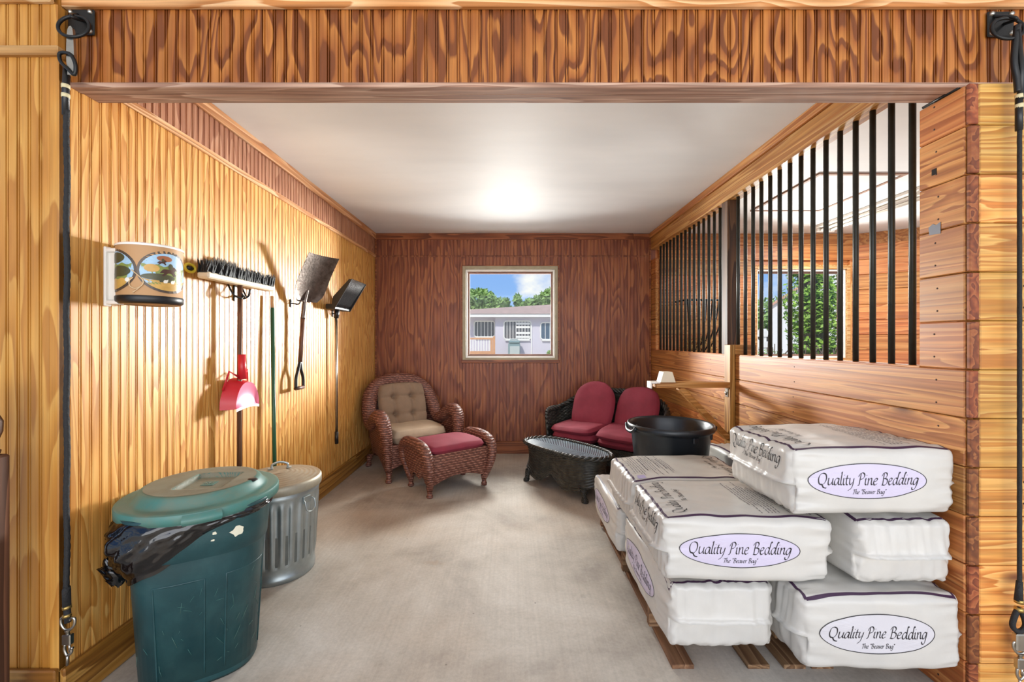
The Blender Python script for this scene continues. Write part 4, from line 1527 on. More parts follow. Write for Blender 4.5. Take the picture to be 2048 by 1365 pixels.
# ================================================================== saddle rack on the partition
rk = thing('saddle_rack', 'wooden saddle rack hooked over the plank partition, arm and brace', 'rack', (XR, 3.25, 0))
mbk = MB().box(-.042, -.003, -.045, .045, .50, 1.345, .003)
mbk.build('upright', M['rack'], rk)
MB().box(-.003, .16, -.045, .045, RAIL + .006, 1.345, .003).build('hook_block', M['rack_x'], rk)
MB().box(-.60, -.042, -.045, .045, 1.018, 1.060, .003).build('arm', M['rack_x'], rk)
a0, a1 = Vector((-.042, 0, .63)), Vector((-.41, 0, 1.016))
d = (a1 - a0)
mm = Matrix.Translation((a0 + a1) / 2) @ Matrix.Rotation(-math.atan2(d.z, d.x), 4, 'Y')
MB().box(-d.length / 2, d.length / 2, -.035, .035, -.02, .02, .003, M=mm).build('brace', M['rack_x'], rk)
MB().prism([(-.57, 1.060), (-.455, 1.060), (-.48, 1.138), (-.548, 1.138)], (0, -.045, 0), (1, 0, 0), (0, 0, 1), (0, 1, 0), .09).build('saddle_block', M['cream'], rk)
MB().box(-.645, -.57, -.046, .046, 1.050, 1.064, .003).box(-.645, -.634, -.046, .046, 1.012, 1.052, .003).build('end_plate', M['white_gloss'], rk)
MB().box(-.048, -.042, -.02, .02, .945, 1.008, .002).tube([(-.05, 0, .96), (-.056, 0, .985)], .005, 6).build('eye_plate', M['steel'], rk)

# ================================================================== things on the left wall
# printed bin on its bracket
bn = thing('wall_bin', 'round bin printed with a hunting scene, on a white wall bracket', 'bin', (-1.553, 1.815, 1.527))
RB, HB = .110, .246
MB().lathe([(0, .004), (.085, .002), (.092, 0), (.104, .003), (RB + .002, .010), (RB + .003, .028), (RB, .034), (RB + .002, HB - .008), (RB + .003, HB), (RB - .004, HB), (RB - .006, .03), (0, .02)], 64).build('shell', M['tan'], bn)
MB().lathe([(.06, .001), (.104, .0015), (RB + .0035, .010), (RB + .0045, .030), (RB + .002, .034)], 64).build('base_band', M['black_plastic'], bn)
MB().lathe([(RB + .0035, HB - .008), (RB + .005, HB - .002), (RB, HB + .003), (RB - .005, HB)], 64).build('top_band', M['white_gloss'], bn)
BC = {n_: plain('print_' + n_, h_, .35, var=.12, scale=40) for n_, h_ in dict(frame='#4e4034', sky='#9dbfd8', hill='#7f8a45', gold='#c49a4e', dark='#4b4a30', horse='#4a2e22', white='#e6e1d4', rust='#9c5f3c', horn='#d2b48a').items()}


def bin_pt(a, z, lift):
    a = math.radians(a) - math.radians(49.5)
    r = RB + .0016 + lift
    return (r * math.cos(a), r * math.sin(a), z)


def bin_poly(parent, name, poly, mat, lift):
    """flat print: polygon in (degrees round the bin, height), fanned from its centre in narrow slices"""
    mb_ = MB()
    cx_ = sum(p[0] for p in poly) / len(poly)
    cz_ = sum(p[1] for p in poly) / len(poly)
    n__ = len(poly)
    for k in range(n__):
        p, q = poly[k], poly[(k + 1) % n__]
        R_ = 6
        for i in range(R_):
            f0, f1 = i / R_, (i + 1) / R_
            vs = [(cx_ + (s[0] - cx_) * f, cz_ + (s[1] - cz_) * f) for s, f in ((p, f0), (p, f1), (q, f1), (q, f0))]
            mb_.add([bin_pt(a, z, lift) for a, z in vs], [(0, 1, 2, 3)])
    return mb_.build(name, mat, parent)


def ell(cx_, cz_, rx, rz, n__=36):
    return [(cx_ + rx * math.cos(2 * PI * k / n__), cz_ + rz * math.sin(2 * PI * k / n__)) for k in range(n__)]


def clip(poly, cx_, cz_, rx, rz):
    out_ = []
    for a, z in poly:
        d_ = math.hypot((a - cx_) / rx, (z - cz_) / rz)
        out_.append((a, z) if d_ <= 1 else (cx_ + (a - cx_) / d_, cz_ + (z - cz_) / d_))
    return out_


for cx_, name_ in ((32, 'hunting_print'), (-77, 'hunting_print')):
    fr_ = bin_poly(bn, name_, ell(cx_, .135, 55, .088), BC['frame'], .0004)
    rx, rz, cz_ = 50, .078, .135
    bin_poly(fr_, 'sky', ell(cx_, cz_, rx, rz), BC['sky'], .0008)
    band = lambda z0, z1, wob: clip([(cx_ - rx + 2 * rx * k / 30, z1 + wob * math.sin(k * .9)) for k in range(31)] + [(cx_ + rx - 2 * rx * k / 30, z0) for k in range(31)], cx_, cz_, rx, rz)
    bin_poly(fr_, 'hill', band(.05, .160, .004), BC['hill'], .0011)
    bin_poly(fr_, 'field', band(.05, .100, .003), BC['gold'], .0014)
    bin_poly(fr_, 'hedge', clip(ell(cx_ - 18, .112, 30, .014), cx_, cz_, rx, rz), BC['dark'], .0017)
    bin_poly(fr_, 'bush', ell(cx_ - 30, .147, 13, .016), BC['gold'], .0018)
    if cx_ > 0:
        bin_poly(fr_, 'thicket', ell(cx_ - 8, .190, 14, .012), BC['rust'], .0017)
        for (hx, hz, s) in ((cx_ + 2, .135, 1.0), (cx_ - 12, .172, .5)):
            body = [(-16, .004), (-12, .012), (-4, .012), (2, .014), (7, .026), (12, .020), (16, .012), (11, .010), (9, .002), (13, -.012), (9, -.016), (5, -.004), (-6, -.004), (-12, -.018), (-16, -.016), (-11, -.004), (-19, -.006)]
            bin_poly(fr_, 'horse', [(hx + a * s, hz + z * s) for a, z in body], BC['horse'], .0020)
            bin_poly(fr_, 'rider', ell(hx + 1 * s, hz + .024 * s, 5 * s, .013 * s, 12), BC['dark'], .0022)
        for k in range(4):
            bin_poly(fr_, 'hound', [(cx_ - 14 + k * 7 + a, .098 - .003 * (k % 2) + z) for a, z in ((-4, .002), (-2, .007), (3, .007), (5, .011), (5, .003), (3, -.006), (-3, -.007))], BC['white' if k % 2 else 'dark'], .0021)
    else:
        bin_poly(fr_, 'tree', clip(ell(cx_ + 8, .185, 24, .022), cx_, cz_, rx, rz), BC['dark'], .0017)
        bin_poly(fr_, 'thicket', clip(ell(cx_ + 20, .130, 24, .022), cx_, cz_, rx, rz), BC['dark'], .0019)
        bin_poly(fr_, 'hound', ell(cx_ + 38, .095, 5, .009, 10), BC['white'], .0021)
hn = MB()
hn.tube([bin_pt(a, z, .0022) for a, z in crom([(-31, .135), (-22, .118), (-12, .095), (-13, .075), (-23, .060), (-33, .068), (-35, .088), (-28, .105)], 6)], .0022, 5)
hn.tube([bin_pt(a, z, .0022) for a, z in crom([(-13, .075), (-20, .058), (-28, .044)], 5)], [.0018] * 10 + [.004], 5)
hn.build('horn_print', BC['horn'], bn)
bk = MB().box(-.118, -.108, -.090, -.060, -.01, .235, .003).box(-.118, -.07, -.075, -.060, .015, .215, .003)
bk.box(-.112, -.06, -.088, -.055, .212, .228, .003).box(-.112, -.06, -.088, -.055, -.002, .014, .003).build('bracket', M['white'], bn)

# push broom, head up
br_ = thing('push_broom', 'push broom hung head up with black bristles and brown handle', 'broom', (-1.60, 2.485, 1.70))
MB().box(-.03, .035, -.305, .305, 0, .034, .008).build('head_block', M['cream'], br_)
rs = random.Random(5)
bs = MB()
for i in range(520):
    y, x = rs.uniform(-.30, .30), rs.uniform(-.026, .03)
    lx, ly = rs.uniform(-.008, .018), rs.uniform(-.02, .02)
    hgt = rs.uniform(.062, .082)
    w_ = .005
    v = [(x - w_, y - w_, .03), (x + w_, y - w_, .03), (x + w_, y + w_, .03), (x - w_, y + w_, .03), (x + lx + x * .4, y + ly, .034 + hgt)]
    bs.add(v, [(0, 1, 4), (1, 2, 4), (2, 3, 4), (3, 0, 4)])
stuff(bs.build('bristles', M['bristle'], br_))
MB().tube([(0, 0, .03), (0, -.004, -.6), (.003, -.010, -1.06)], .0135, 12).build('handle', M['handle_wood'], br_)
MB().tube(crom([(-.03, -.06, .0), (.0, -.055, -.06), (.02, -.01, -.075), (.0, .01, -.03)], 5), .005, 7).tube(crom([(-.03, .06, .0), (.0, .05, -.05), (.02, .01, -.065), (.0, -.01, -.03)], 5), .005, 7).build('brace', M['black_metal'], br_)
hk = MB()
hk.box(-.010, 0, -.012, .012, -.05, .05, .002)
hk.tube(crom([(0, 0, -.02), (.04, 0, -.035), (.075, 0, -.02), (.085, 0, .02)], 5), .006, 8)
o = hk.build('wall_hook', M['black_metal'])
o.location = (XL + .010, 2.545, 1.665)
tag(o, 'black metal hook under the push broom head', 'hook')
# small brush and yellow loop behind the broom head
hb = thing('hand_brush', 'small grey bristle brush poking up behind the push broom', 'brush', (-1.647, 2.43, 1.775))
MB().box(-.02, .02, -.085, .085, -.04, .0, .005).build('brush_block', M['cream'], hb)
bs = MB()
for i in range(160):
    y, x = rs.uniform(-.08, .08), rs.uniform(-.016, .016)
    bs.add([(x - .004, y - .004, 0), (x + .004, y - .004, 0), (x, y + .005, 0), (x * 1.2, y * 1.1, .07 + rs.uniform(-.008, .004))], [(0, 1, 3), (1, 2, 3), (2, 0, 3)])
stuff(bs.build('bristles', M['bristle_grey'], hb))
M['yellow'] = plain('yellow_plastic', '#c9b02e', .4)
yl = thing('yellow_loop', 'small yellow and black loop beside the push broom head', 'loop', (-1.635, 2.145, 1.745))
pts = [(0, .034 * math.cos(a), .020 * math.sin(a)) for a in [2 * PI * k / 24 for k in range(24)]]
MB().tube(pts, .007, 8, closed=True).build('loop', M['yellow'], yl)
MB().tube([(-.006, -.014, 0), (-.006, .02, 0)], .011, 8).build('core', M['black_plastic'], yl)
MB().tube([(-.034, .0, .0), (-.006, 0, 0)], .005, 6).build('peg', M['black_metal'], yl)

# red dustpan on the broom handle
dp = thing('dustpan', 'red lobby dustpan hanging on the broom handle', 'dustpan', (-1.578, 2.485, .985))
arch = [(k_ * .78, z) for k_, z in [(-.162, 0), (-.158, .05), (-.135, .10), (-.095, .145), (-.04, .17), (.04, .17), (.095, .145), (.135, .10), (.158, .05), (.162, 0)]]
back_o = crom(arch, 4)
front_o = [(y * .86 + .022, z * .84) for y, z in back_o]
n_ = len(back_o)
mb = MB()
mb.add([(-.055, y, z) for y, z in back_o] + [(.012, y, z) for y, z in front_o], [(k, k + 1, n_ + k + 1, n_ + k) for k in range(n_ - 1)], 0, True)
mb.build('hood', M['red'], dp)
mb = MB()


def plate(u, v):
    i = u * (n_ - 1)
    a, b = front_o[int(i)], front_o[min(n_ - 1, int(i) + 1)]
    f_ = i - int(i)
    y, z = a[0] + (b[0] - a[0]) * f_, a[1] + (b[1] - a[1]) * f_
    yb = (u - .5) * 2 * .105 + .022
    zb = .012 * math.sin(u * PI)
    return (.012 - .014 * math.sin(v * PI) * 1.0, yb + (y - yb) * v, zb + (z - zb) * v)


mb.grid(plate, n_ - 1, 10)
mb.build('pan_plate', M['pink'], dp)
MB().grid(lambda u, v: (.013 + .012 * math.sin(u * PI) * v, (u - .5) * .215 + .022, .012 * math.sin(u * PI) - .016 * v * (1 - .2 * math.sin(u * PI))), 20, 4).build('lip', M['white_gloss'], dp)
MB().tube([(-.008, 0, .165), (-.010, -.002, .31)], [.024, .021], 14).build('socket', M['red'], dp)
for s in (-1, 1):
    MB().tube([(-.01, s * .02, .175), (-.03, s * .082, .215), (-.045, s * .113, .11)], .007, 6, squash=.5).build('hanger_arm', M['red'], dp)

# green pole
gp = thing('green_pole', 'thin dark green pole with bare tan tip leaning on the wall', 'pole', (-1.603, 2.865, 0))
MB().tube([(0, 0, .002), (-.030, .013, 1.60)], .0125, 12).build('pole', M['green_pole'], gp)
MB().tube([(-.030, .013, 1.598), (-.0315, .0135, 1.68)], .0115, 12).build('tip', M['tan'], gp)

# square shovel, blade up and leaning out
sv = thing('shovel', 'worn steel shovel hanging blade up with wooden D-grip handle', 'shovel', (-1.60, 3.235, 1.674))
mb = MB()


def blade(u, v):
    y = (u - .5) * 2
    w_ = .118 + .016 * sstep(0, .35, v)
    up = v * .345
    out_ = .008 + .158 * v + .030 * (y * y) * (1 - .25 * v) - .012 * math.sin(v * PI)
    if v < .12:
        w_ *= .72 + .28 * (v / .12)
    yy = y * w_
    return (out_ + yy * .42, yy * .95 - .25 * (out_ - .008), up)


mb.grid(blade, 16, 18)
v0 = len(mb.v)
mb.grid(lambda u, v: tuple(a + b for a, b in zip(blade(1 - u, v), (-.003, 0, 0))), 16, 18)
mb.build('blade', M['shovel'], sv)
MB().tube([(.018, -.075, .004), (.012, .075, .004)], .006, 6).build('tread', M['shovel'], sv)
pts = crom([(.035, 0, .10), (.012, 0, .0), (.008, 0, -.05), (.0, -.004, -.13)], 6)
MB().tube(pts, [.012 + .006 * i / (len(pts) - 1) for i in range(len(pts))], 10).build('socket', M['shovel'], sv)
MB().tube([(.0, -.004, -.12), (-.004, -.016, -.33), (-.01, -.026, -.46)], .016, 12).build('shaft', M['handle_wood'], sv)
g = MB()
g.tube(crom([(-.01, -.026, -.45), (-.01, -.055, -.52), (-.01, -.085, -.58), (-.01, -.088, -.655)], 5), [.012] * 16, 8)
g.tube(crom([(-.01, -.026, -.45), (-.01, -.010, -.52), (-.01, .02, -.58), (-.01, .024, -.655)], 5), [.012] * 16, 8)
g.build('grip_yoke', M['black_metal'], sv)
MB().tube([(-.01, -.092, -.655), (-.01, .028, -.655)], .014, 10).build('grip_bar', M['handle_wood'], sv)
hk2 = MB().box(-.010, 0, -.012, .012, -.03, .03, .002).tube(crom([(0, 0, 0), (.04, 0, -.008), (.06, 0, .0), (.066, 0, .02)], 5), .005, 8)
o = hk2.build('wall_hook', M['black_metal'])
o.location = (XL + .010, 3.19, 1.66)
tag(o, 'dark metal hook behind the shovel', 'hook')

# black manure fork with silver handle
mf = thing('manure_fork', 'black plastic manure fork hanging tines up with thin silver handle', 'fork', (-1.615, 3.88, 1.655))
MB().box(-.02, .055, -.18, .18, .0, .045, .006).build('head_bar', M['black_plastic'], mf)
MB().tube([(0, 0, -.07), (.012, 0, .01)], .022, 10).build('socket', M['black_plastic'], mf)
tn = MB()
for i in range(20):
    y = -.175 + .35 * i / 19
    tn.tube([(.05, y, .02), (.07, y, .055), (.13, y, .15), (.21, y, .265)], [.006, .006, .005, .003], 5)
stuff(tn.build('tines', M['black_plastic'], mf))
for y in (-.18, .18):
    tn = MB().prism([(.03, .0), (.06, .0), (.215, .26), (.19, .262), (.05, .11)], (0, y - .004, 0), (1, 0, 0), (0, 0, 1), (0, 1, 0), .008)
    tn.build('side_guard', M['black_plastic'], mf)
MB().tube([(0, 0, -.06), (.002, .004, -1.12)], .0125, 12).build('handle', M['steel'], mf)
MB().tube([(.002, .004, -1.115), (.002, .0045, -1.225)], .0165, 12).build('hand_grip', M['black_plastic'], mf)
hk3 = MB().box(-.010, 0, -.012, .012, -.03, .03, .002).tube(crom([(0, 0, 0), (.03, 0, -.008), (.045, 0, .0), (.05, 0, .02)], 5), .005, 8)
o = hk3.build('wall_hook', M['black_metal'])
o.location = (XL + .010, 3.93, 1.63)
tag(o, 'dark metal hook behind the manure fork', 'hook')

# ================================================================== cross-ties on the stall front
def ring_plate(name, label, x0, z0, ring_c):
    p = thing(name, label, 'ring plate', (x0 + .05, 1.596, z0 + .048))
    MB().box(-.05, .05, -.008, 0, -.048, .048, .004).build('plate', M['black_metal'], p)
    bt = MB().lathe([(0, .008), (.006, .007), (.0085, .003), (.009, 0)], 10).mesh('bolt', M['steel'])
    for sx in (-1, 1):
        for sz in (-1, 1):
            o = link('bolt', bt, p, (sx * .037, -.008, sz * .036))
            o.rotation_euler = (PI / 2, 0, 0)
    cx_, cz_, tilt = ring_c
    MB().tube(crom([(cx_ * .4 - .02, -.004, .03), (cx_ * .4, -.045, cz_ + .045), (cx_ * .4 + .012, -.052, cz_ + .03), (cx_ * .4 + .02, -.004, .0)], 6), .0055, 8).build('staple', M['black_metal'], p)
    rr_ = .046
    pts = []
    for k in range(36):
        a = 2 * PI * k / 36
        pts.append((cx_ + rr_ * math.cos(a), -.048 + .012 * math.sin(a) + .016 * math.cos(a) * tilt, cz_ + rr_ * math.sin(a)))
    MB().tube(pts, .0058, 8, closed=True).build('ring', M['black_metal'], p)
    return p


ring_plate('tie_ring_plate', 'black ring plate bolted to the header above the left rope', -1.672, 2.527, (.016, -.048, .6))
ring_plate('tie_ring_plate', 'black ring plate bolted to the header above the right rope', 1.790, 2.520, (-.024, -.048, -.6))

# left rope
rp = thing('tie_rope', 'black braided tie rope with silver snap, hanging left of the opening', 'rope', (-1.622, 1.545, .26))
z_ = lambda z: z - .26
MB().prism(crom([(-.012, 2.345), (-.016, 2.42), (-.012, 2.51), (.006, 2.515), (.012, 2.43), (.016, 2.345)], 3), (.014, -.006, -.26), (1, 0, 0), (0, 0, 1), (0, 1, 0), .010).build('clip_body', M['steel'], rp)
MB().tube(crom([(-.02, -.01, z_(2.42)), (.02, -.014, z_(2.415)), (.036, -.01, z_(2.38)), (.028, -.006, z_(2.345)), (.006, -.01, z_(2.365)), (-.016, -.012, z_(2.39))], 6, closed=True), .006, 8, closed=True).build('clip_gate', M['black_metal'], rp)
MB().tube([(-.006, 0, z_(2.37)), (-.010, 0, z_(2.30)), (-.010, 0, z_(2.20))], .0108, 12).build('loop_wrap', M['tape_black'], rp)
for zz in (2.312, 2.278):
    MB().tube([(-.010, 0, z_(zz)), (-.010, 0, z_(zz - .014))], .0122, 14).build('tape_band', M['tape_cream'], rp)
pts = [(-.006 - .002 * math.sin(k * .15), 0, z_(2.22 - (2.22 - .46) * k / 220)) for k in range(221)]
MB().tube(pts, .0086, 12, lobes=3, lobe=.10, twist=190).build('rope', M['rope'], rp)
MB().tube([(-.004, 0, z_(.475)), (-.009, 0, z_(.462)), (-.006, 0, z_(.40))], [.010, .0125, .0115], 12, lobes=3, lobe=.1, twist=180).build('splice', M['rope'], rp)
for zz in (.405, .375):
    MB().tube([(-.006, 0, z_(zz)), (-.005, 0, z_(zz - .010))], .0130, 14).build('clamp', M['brass'], rp)
MB().tube([(-.005, 0, z_(.395)), (-.002, 0, z_(.345))], .010, 12).build('rope_eye', M['rope'], rp)


def snap(parent, x, z):
    """swivel snap: D eye, swivel, body and hook"""
    MB().tube(crom([(x - .024, 0, z + .016), (x - .024, 0, z - .004), (x - .010, 0, z - .022), (x + .010, 0, z - .022), (x + .024, 0, z - .004), (x + .024, 0, z + .016), (x + .012, 0, z + .018), (x, 0, z + .004), (x - .012, 0, z + .018)], 5, closed=True), .0045, 8, closed=True).build('swivel_eye', M['steel'], parent)
    MB().lathe([(.006, 0), (.006, .010), (.009, .012), (.009, .018)], 12, (x, 0, z - .042)).build('swivel_pin', M['steel'], parent)
    MB().box(x - .016, x + .016, -.009, .009, z - .078, z - .040, .003).build('snap_body', M['steel'], parent)
    MB().tube(crom([(x - .010, 0, z - .078), (x - .012, 0, z - .098), (x - .002, 0, z - .118), (x + .012, 0, z - .108), (x + .013, 0, z - .094), (x + .018, 0, z - .09)], 5), .0048, 8).build('snap_hook', M['steel'], parent)
    MB().tube([(x + .006, 0, z - .078), (x + .006, 0, z - .104)], .0035, 8).build('snap_bolt', M['steel'], parent)
    MB().tube([(x - .001, 0, z - .115), (x - .003, 0, z - .155)], .0042, 8).build('snap_tongue', M['steel'], parent)


snap(rp, -.002, z_(.342))
# right rope
r2 = thing('tie_rope', 'black tie cord with buckle hanging in front of the pillar planks', 'rope', (1.842, 1.535, .1))
MB().tube(crom([(-.008, -.002, 2.52 - .1), (-.018, 0, 2.40 - .1), (-.008, 0, 2.33 - .1), (-.004, 0, 2.28 - .1)], 8), .0100, 12).build('loop_wrap', M['tape_black'], r2)
MB().tube([(-.010, -.004, 2.50 - .1), (.004, -.004, 2.36 - .1), (.002, -.002, 2.25 - .1)], .0090, 10).build('wrap_fold', M['tape_black'], r2)
for zz in (2.27, 2.235):
    MB().tube([(0, 0, zz - .1), (.001, 0, zz - .115)], .0112, 14).build('tape_band', M['tape_cream'], r2)
MB().tube([(0, 0, 2.26 - .1), (.0, 0, 2.14 - .1)], .0105, 12).build('lower_wrap', M['tape_black'], r2)
pts = [(.002, 0, 2.16 - .1 - (2.16 - .46) * k / 60) for k in range(61)]
MB().tube(pts, .0066, 12, lobes=3, lobe=.05, twist=120).build('rope', M['rope'], r2)
MB().tube([(.002, 0, .50 - .1), (-.002, 0, .43 - .1)], [.009, .012], 12).build('splice', M['rope'], r2)
for zz in (.435, .405):
    MB().tube([(0, 0, zz - .1), (0, 0, zz - .113)], .0130, 14).build('clamp', M['brass'], r2)
MB().tube(crom([(0, 0, .40 - .1), (-.022, 0, .355 - .1), (-.020, 0, .33 - .1), (0, 0, .318 - .1), (.020, 0, .33 - .1), (.022, 0, .355 - .1)], 5, closed=True), .0085, 8, closed=True).build('rope_eye', M['rope'], r2)
MB().box(-.018, .022, -.010, .010, .250 - .1, .312 - .1, .004).build('buckle', M['steel'], r2)
snap(r2, .004, .262 - .1)

# ================================================================== old turned post at the far left
op = thing('turned_post', 'old dark turned wooden post at the far left edge', 'post', (-1.784, 1.415, 0))
MB().box(-.05, .05, -.05, .05, 0, .985, .008).build('post_block', M['old_wood'], op)
MB().lathe([(.034, .98), (.046, .99), (.048, 1.0), (.036, 1.008), (.032, 1.03), (.044, 1.04), (.052, 1.065), (.053, 1.10), (.044, 1.122), (.036, 1.128), (.034, 1.135), (.042, 1.14)], 24).build('turned_neck', M['old_wood'], op)
MB().lathe([(.030, 1.14), (.026, 1.15), (.024, 1.156), (.036, 1.166), (.043, 1.185), (.040, 1.208), (.026, 1.226), (0, 1.232)], 24).build('finial', M['old_wood'], op)

# ================================================================== hay rack in the neighbouring stall
hr = thing('hay_rack', 'black wall hay rack seen through the farthest bars', 'hay rack', (2.25, 5.15, 1.25))
MB().tube([(-.27, -.02, .60), (-.23, -.26, .60), (.23, -.26, .60), (.27, -.02, .60)], .012, 8).build('top_rail', M['black_metal'], hr)
for k in range(7):
    x = -.22 + .44 * k / 6
    MB().tube(crom([(x, -.26, .60), (x * .85, -.22, .35), (x * .6, -.13, .10), (x * .5, -.02, -.02)], 5), .009, 6).build('rack_bar', M['black_metal'], hr)
hy = MB()
rs = random.Random(8)
for _ in range(220):
    x, y, z = rs.uniform(-.18, .18), rs.uniform(-.15, -.03), rs.uniform(-.02, .16)
    hy.tube([(x, y, z), (x + rs.uniform(-.09, .09), y + rs.uniform(-.04, .02), z + rs.uniform(-.03, .07))], .0028, 3)
o = hy.build('hay', M['hay'], hr)
stuff(o)

# ================================================================== outside: house, trees, shed
def brick_paint(name, c1, c2, mortar, scale):
    m, t, b = nmat(name, rough=.8)
    pos = nd(t, 'ShaderNodeTexCoord').outputs['Object']
    mp_ = nd(t, 'ShaderNodeMapping', {'Vector': pos, 'Rotation': (PI / 2, 0, 0)})
    bk_ = nd(t, 'ShaderNodeTexBrick', {'Vector': mp_.outputs[0], 'Color1': srgb(c1), 'Color2': srgb(c2), 'Mortar': srgb(mortar), 'Scale': scale, 'Mortar Size': .012})
    set_in(t, b, 'Base Color', bk_.outputs['Color'])
    return m


M['brick'] = brick_paint('painted_brick', '#dcd6de', '#d3ccd6', '#bdb6c2', 2.6)
M['roof'] = plain('roof_shingle', '#b59a8e', .9, var=.18, scale=3)
M['eave'] = plain('eave_white', '#f2efe8', .6)
M['pane_dark'] = plain('dark_pane', '#4f545a', .15, spec=.6, var=.2, scale=.8)
M['pane_blue'] = plain('blue_pane', '#4c6276', .15, spec=.6)
M['deck'] = plain('deck_wood', '#d39a6c', .7, var=.12, scale=4)
M['teal_bin'] = plain('teal_bin', '#7f9798', .5)
M['grey_bin'] = plain('pale_bin', '#b9c0ba', .5)
M['lime_leaf'] = plain('vine_leaf', '#9cc04e', .6, var=.4, scale=3.1, dirt='#5a8a35', dirt_amt=.7)  # bright green of the vine leaves
M['dark_leaf'] = plain('tree_leaf', '#9cb96a', .6, var=.4, scale=.8, dirt='#5d8048', dirt_amt=.8)
M['bark'] = plain('bark', '#75685a', .9, var=.25, scale=4)
M['shed'] = plain('shed_white', '#eceae8', .7, var=.03)
M['shed_trim'] = plain('shed_trim', '#d9a98e', .7)

YH_ = 36.0
hs = thing('house', 'pale lavender brick house with low brown roof outside the window', 'house', (0, YH_, 0))
MB().box(-1.43, 16, 0, 8, 0, 3.62).build('front_wall', M['brick'], hs)
MB().box(-14, -1.43, .7, 8, 0, 3.62).build('porch_wall', M['brick'], hs)
MB().box(-14.5, 16.5, -.62, -.5, 3.38, 3.66).build('fascia', M['eave'], hs)
MB().box(-14.5, 16.5, -.5, 8, 3.60, 3.66).build('soffit', M['eave'], hs)
rf = MB()
rf.add([(-15, -.7, 3.66), (17, -.7, 3.66), (17, 3.4, 5.9), (12, 3.4, 5.3), (-8.5, -.5, 3.72), (17, 9, 3.66), (-15, 9, 3.66)], [(0, 1, 2, 3, 4), (2, 5, 6, 4, 3), (0, 4, 6)])
rf.build('roof', M['roof'], hs)


def rrect(x0, x1, z0, z1, r=.22, k=5):
    p = []
    for cx_, cz_, a0 in ((x1 - r, z1 - r, 0), (x0 + r, z1 - r, PI / 2), (x0 + r, z0 + r, PI), (x1 - r, z0 + r, PI * 1.5)):
        p += [(cx_ + r * math.cos(a0 + PI / 2 * i / k), cz_ + r * math.sin(a0 + PI / 2 * i / k)) for i in range(k + 1)]
    return p


for (x0, x1, z0, z1, yy, mt, bars, split) in ((-3.28, -1.50, 1.72, 3.10, .7, 'pane_dark', 5, .4), (-.68, 1.62, 1.52, 3.08, 0, 'pane_dark', 8, .42), (2.44, 4.4, 1.5, 2.95, 0, 'pane_blue', 4, .5)):
    fr_ = MB().tube([(a, yy - .04, z) for a, z in rrect(x0, x1, z0, z1)], .06, 6, closed=True).build('window_frame', M['eave'], hs)
    MB().prism(rrect(x0, x1, z0, z1), (0, yy - .03, 0), (1, 0, 0), (0, 0, 1), (0, 1, 0), .02).build('pane', M[mt], fr_)
    for k in range(bars):
        x = x0 + (x1 - x0) * (k + 1) / (bars + 1)
        MB().box(x - .025, x + .025, yy - .07, yy - .03, z0 + .05, z1 - .05).build('window_bar', M['eave'], fr_)
    if bars == 8:
        for z in (1.72, 2.05, 2.55, 2.85):
            MB().box(x0 + 1.0, x1 - .1, yy - .075, yy - .035, z - .09, z + .09).build('blind_slat', M['eave'], fr_)
    MB().box(x0 + .1, x1 - .1, yy - .16, yy, z0 - .12, z0 - .04).build('window_sill', M['eave'], fr_)
MB().tube([(1.66, -.05, 2.7), (1.66, -.05, .25), (1.5, -.05, .06)], .045, 6).build('downpipe', M['eave'], hs)
rl = thing('deck_railing', 'small wooden deck railing in front of the pale house', 'railing', (-2.6, 34.2, 0))
for x in (-1.15, .95, 1.15):
    MB().box(x - .09, x + .09, -.09, .09, 0, 1.75 if x > 1 else 1.62).build('rail_post', M['deck'], rl)
MB().box(-1.15, 1.15, -.06, .06, 1.50, 1.64).build('top_rail', M['deck'], rl)
MB().box(-1.15, 1.15, -.06, .06, .20, .55).build('deck_board', M['deck'], rl)
for k in range(9):
    x = -1.0 + k * .22
    MB().box(x - .035, x + .035, -.03, .03, .55, 1.52).build('baluster', M['eave'], rl)
ub = thing('utility_bin', 'grey-green wheeled bin standing against the pale house', 'bin', (.18, 35.3, 0))
MB().box(-.5, .5, -.3, .4, 0, 1.18, .05).build('bin_body', M['teal_bin'], ub)
MB().box(-.36, .46, -.36, -.28, .1, .95, .03).build('bin_front', M['grey_bin'], ub)
MB().box(-.46, .5, -.4, .4, 1.18, 1.42, .08).build('bin_lid', M['teal_bin'], ub)
MB().tube([(-.3, .3, 1.4), (-.3, .42, 1.5), (.3, .42, 1.5), (.3, .3, 1.4)], .035, 6).build('bin_handle', M['teal_bin'], ub)


def foliage(seed, blobs, n_, size):
    rs_ = random.Random(seed)
    mb_ = MB()
    tot = sum(b_[3] * b_[4] * b_[5] for b_ in blobs)
    for (cx_, cy_, cz_, rx, ry, rz) in blobs:
        for _ in range(int(n_ * rx * ry * rz / tot) + 8):
            a, c_ = rs_.uniform(0, 2 * PI), rs_.uniform(-1, 1)
            q = rs_.uniform(.35, 1) ** .5
            s_ = math.sqrt(1 - c_ * c_)
            p = Vector((cx_ + rx * q * s_ * math.cos(a), cy_ + ry * q * s_ * math.sin(a), cz_ + rz * q * c_))
            u = Vector((rs_.gauss(0, 1), rs_.gauss(0, 1), rs_.gauss(0, 1))).normalized()
            w_ = u.orthogonal().normalized()
            s = size * rs_.uniform(.6, 1.3)
            mb_.add([p - u * s, p + w_ * s * .5, p + u * s, p - w_ * s * .5], [(0, 1, 2, 3)])
    return mb_


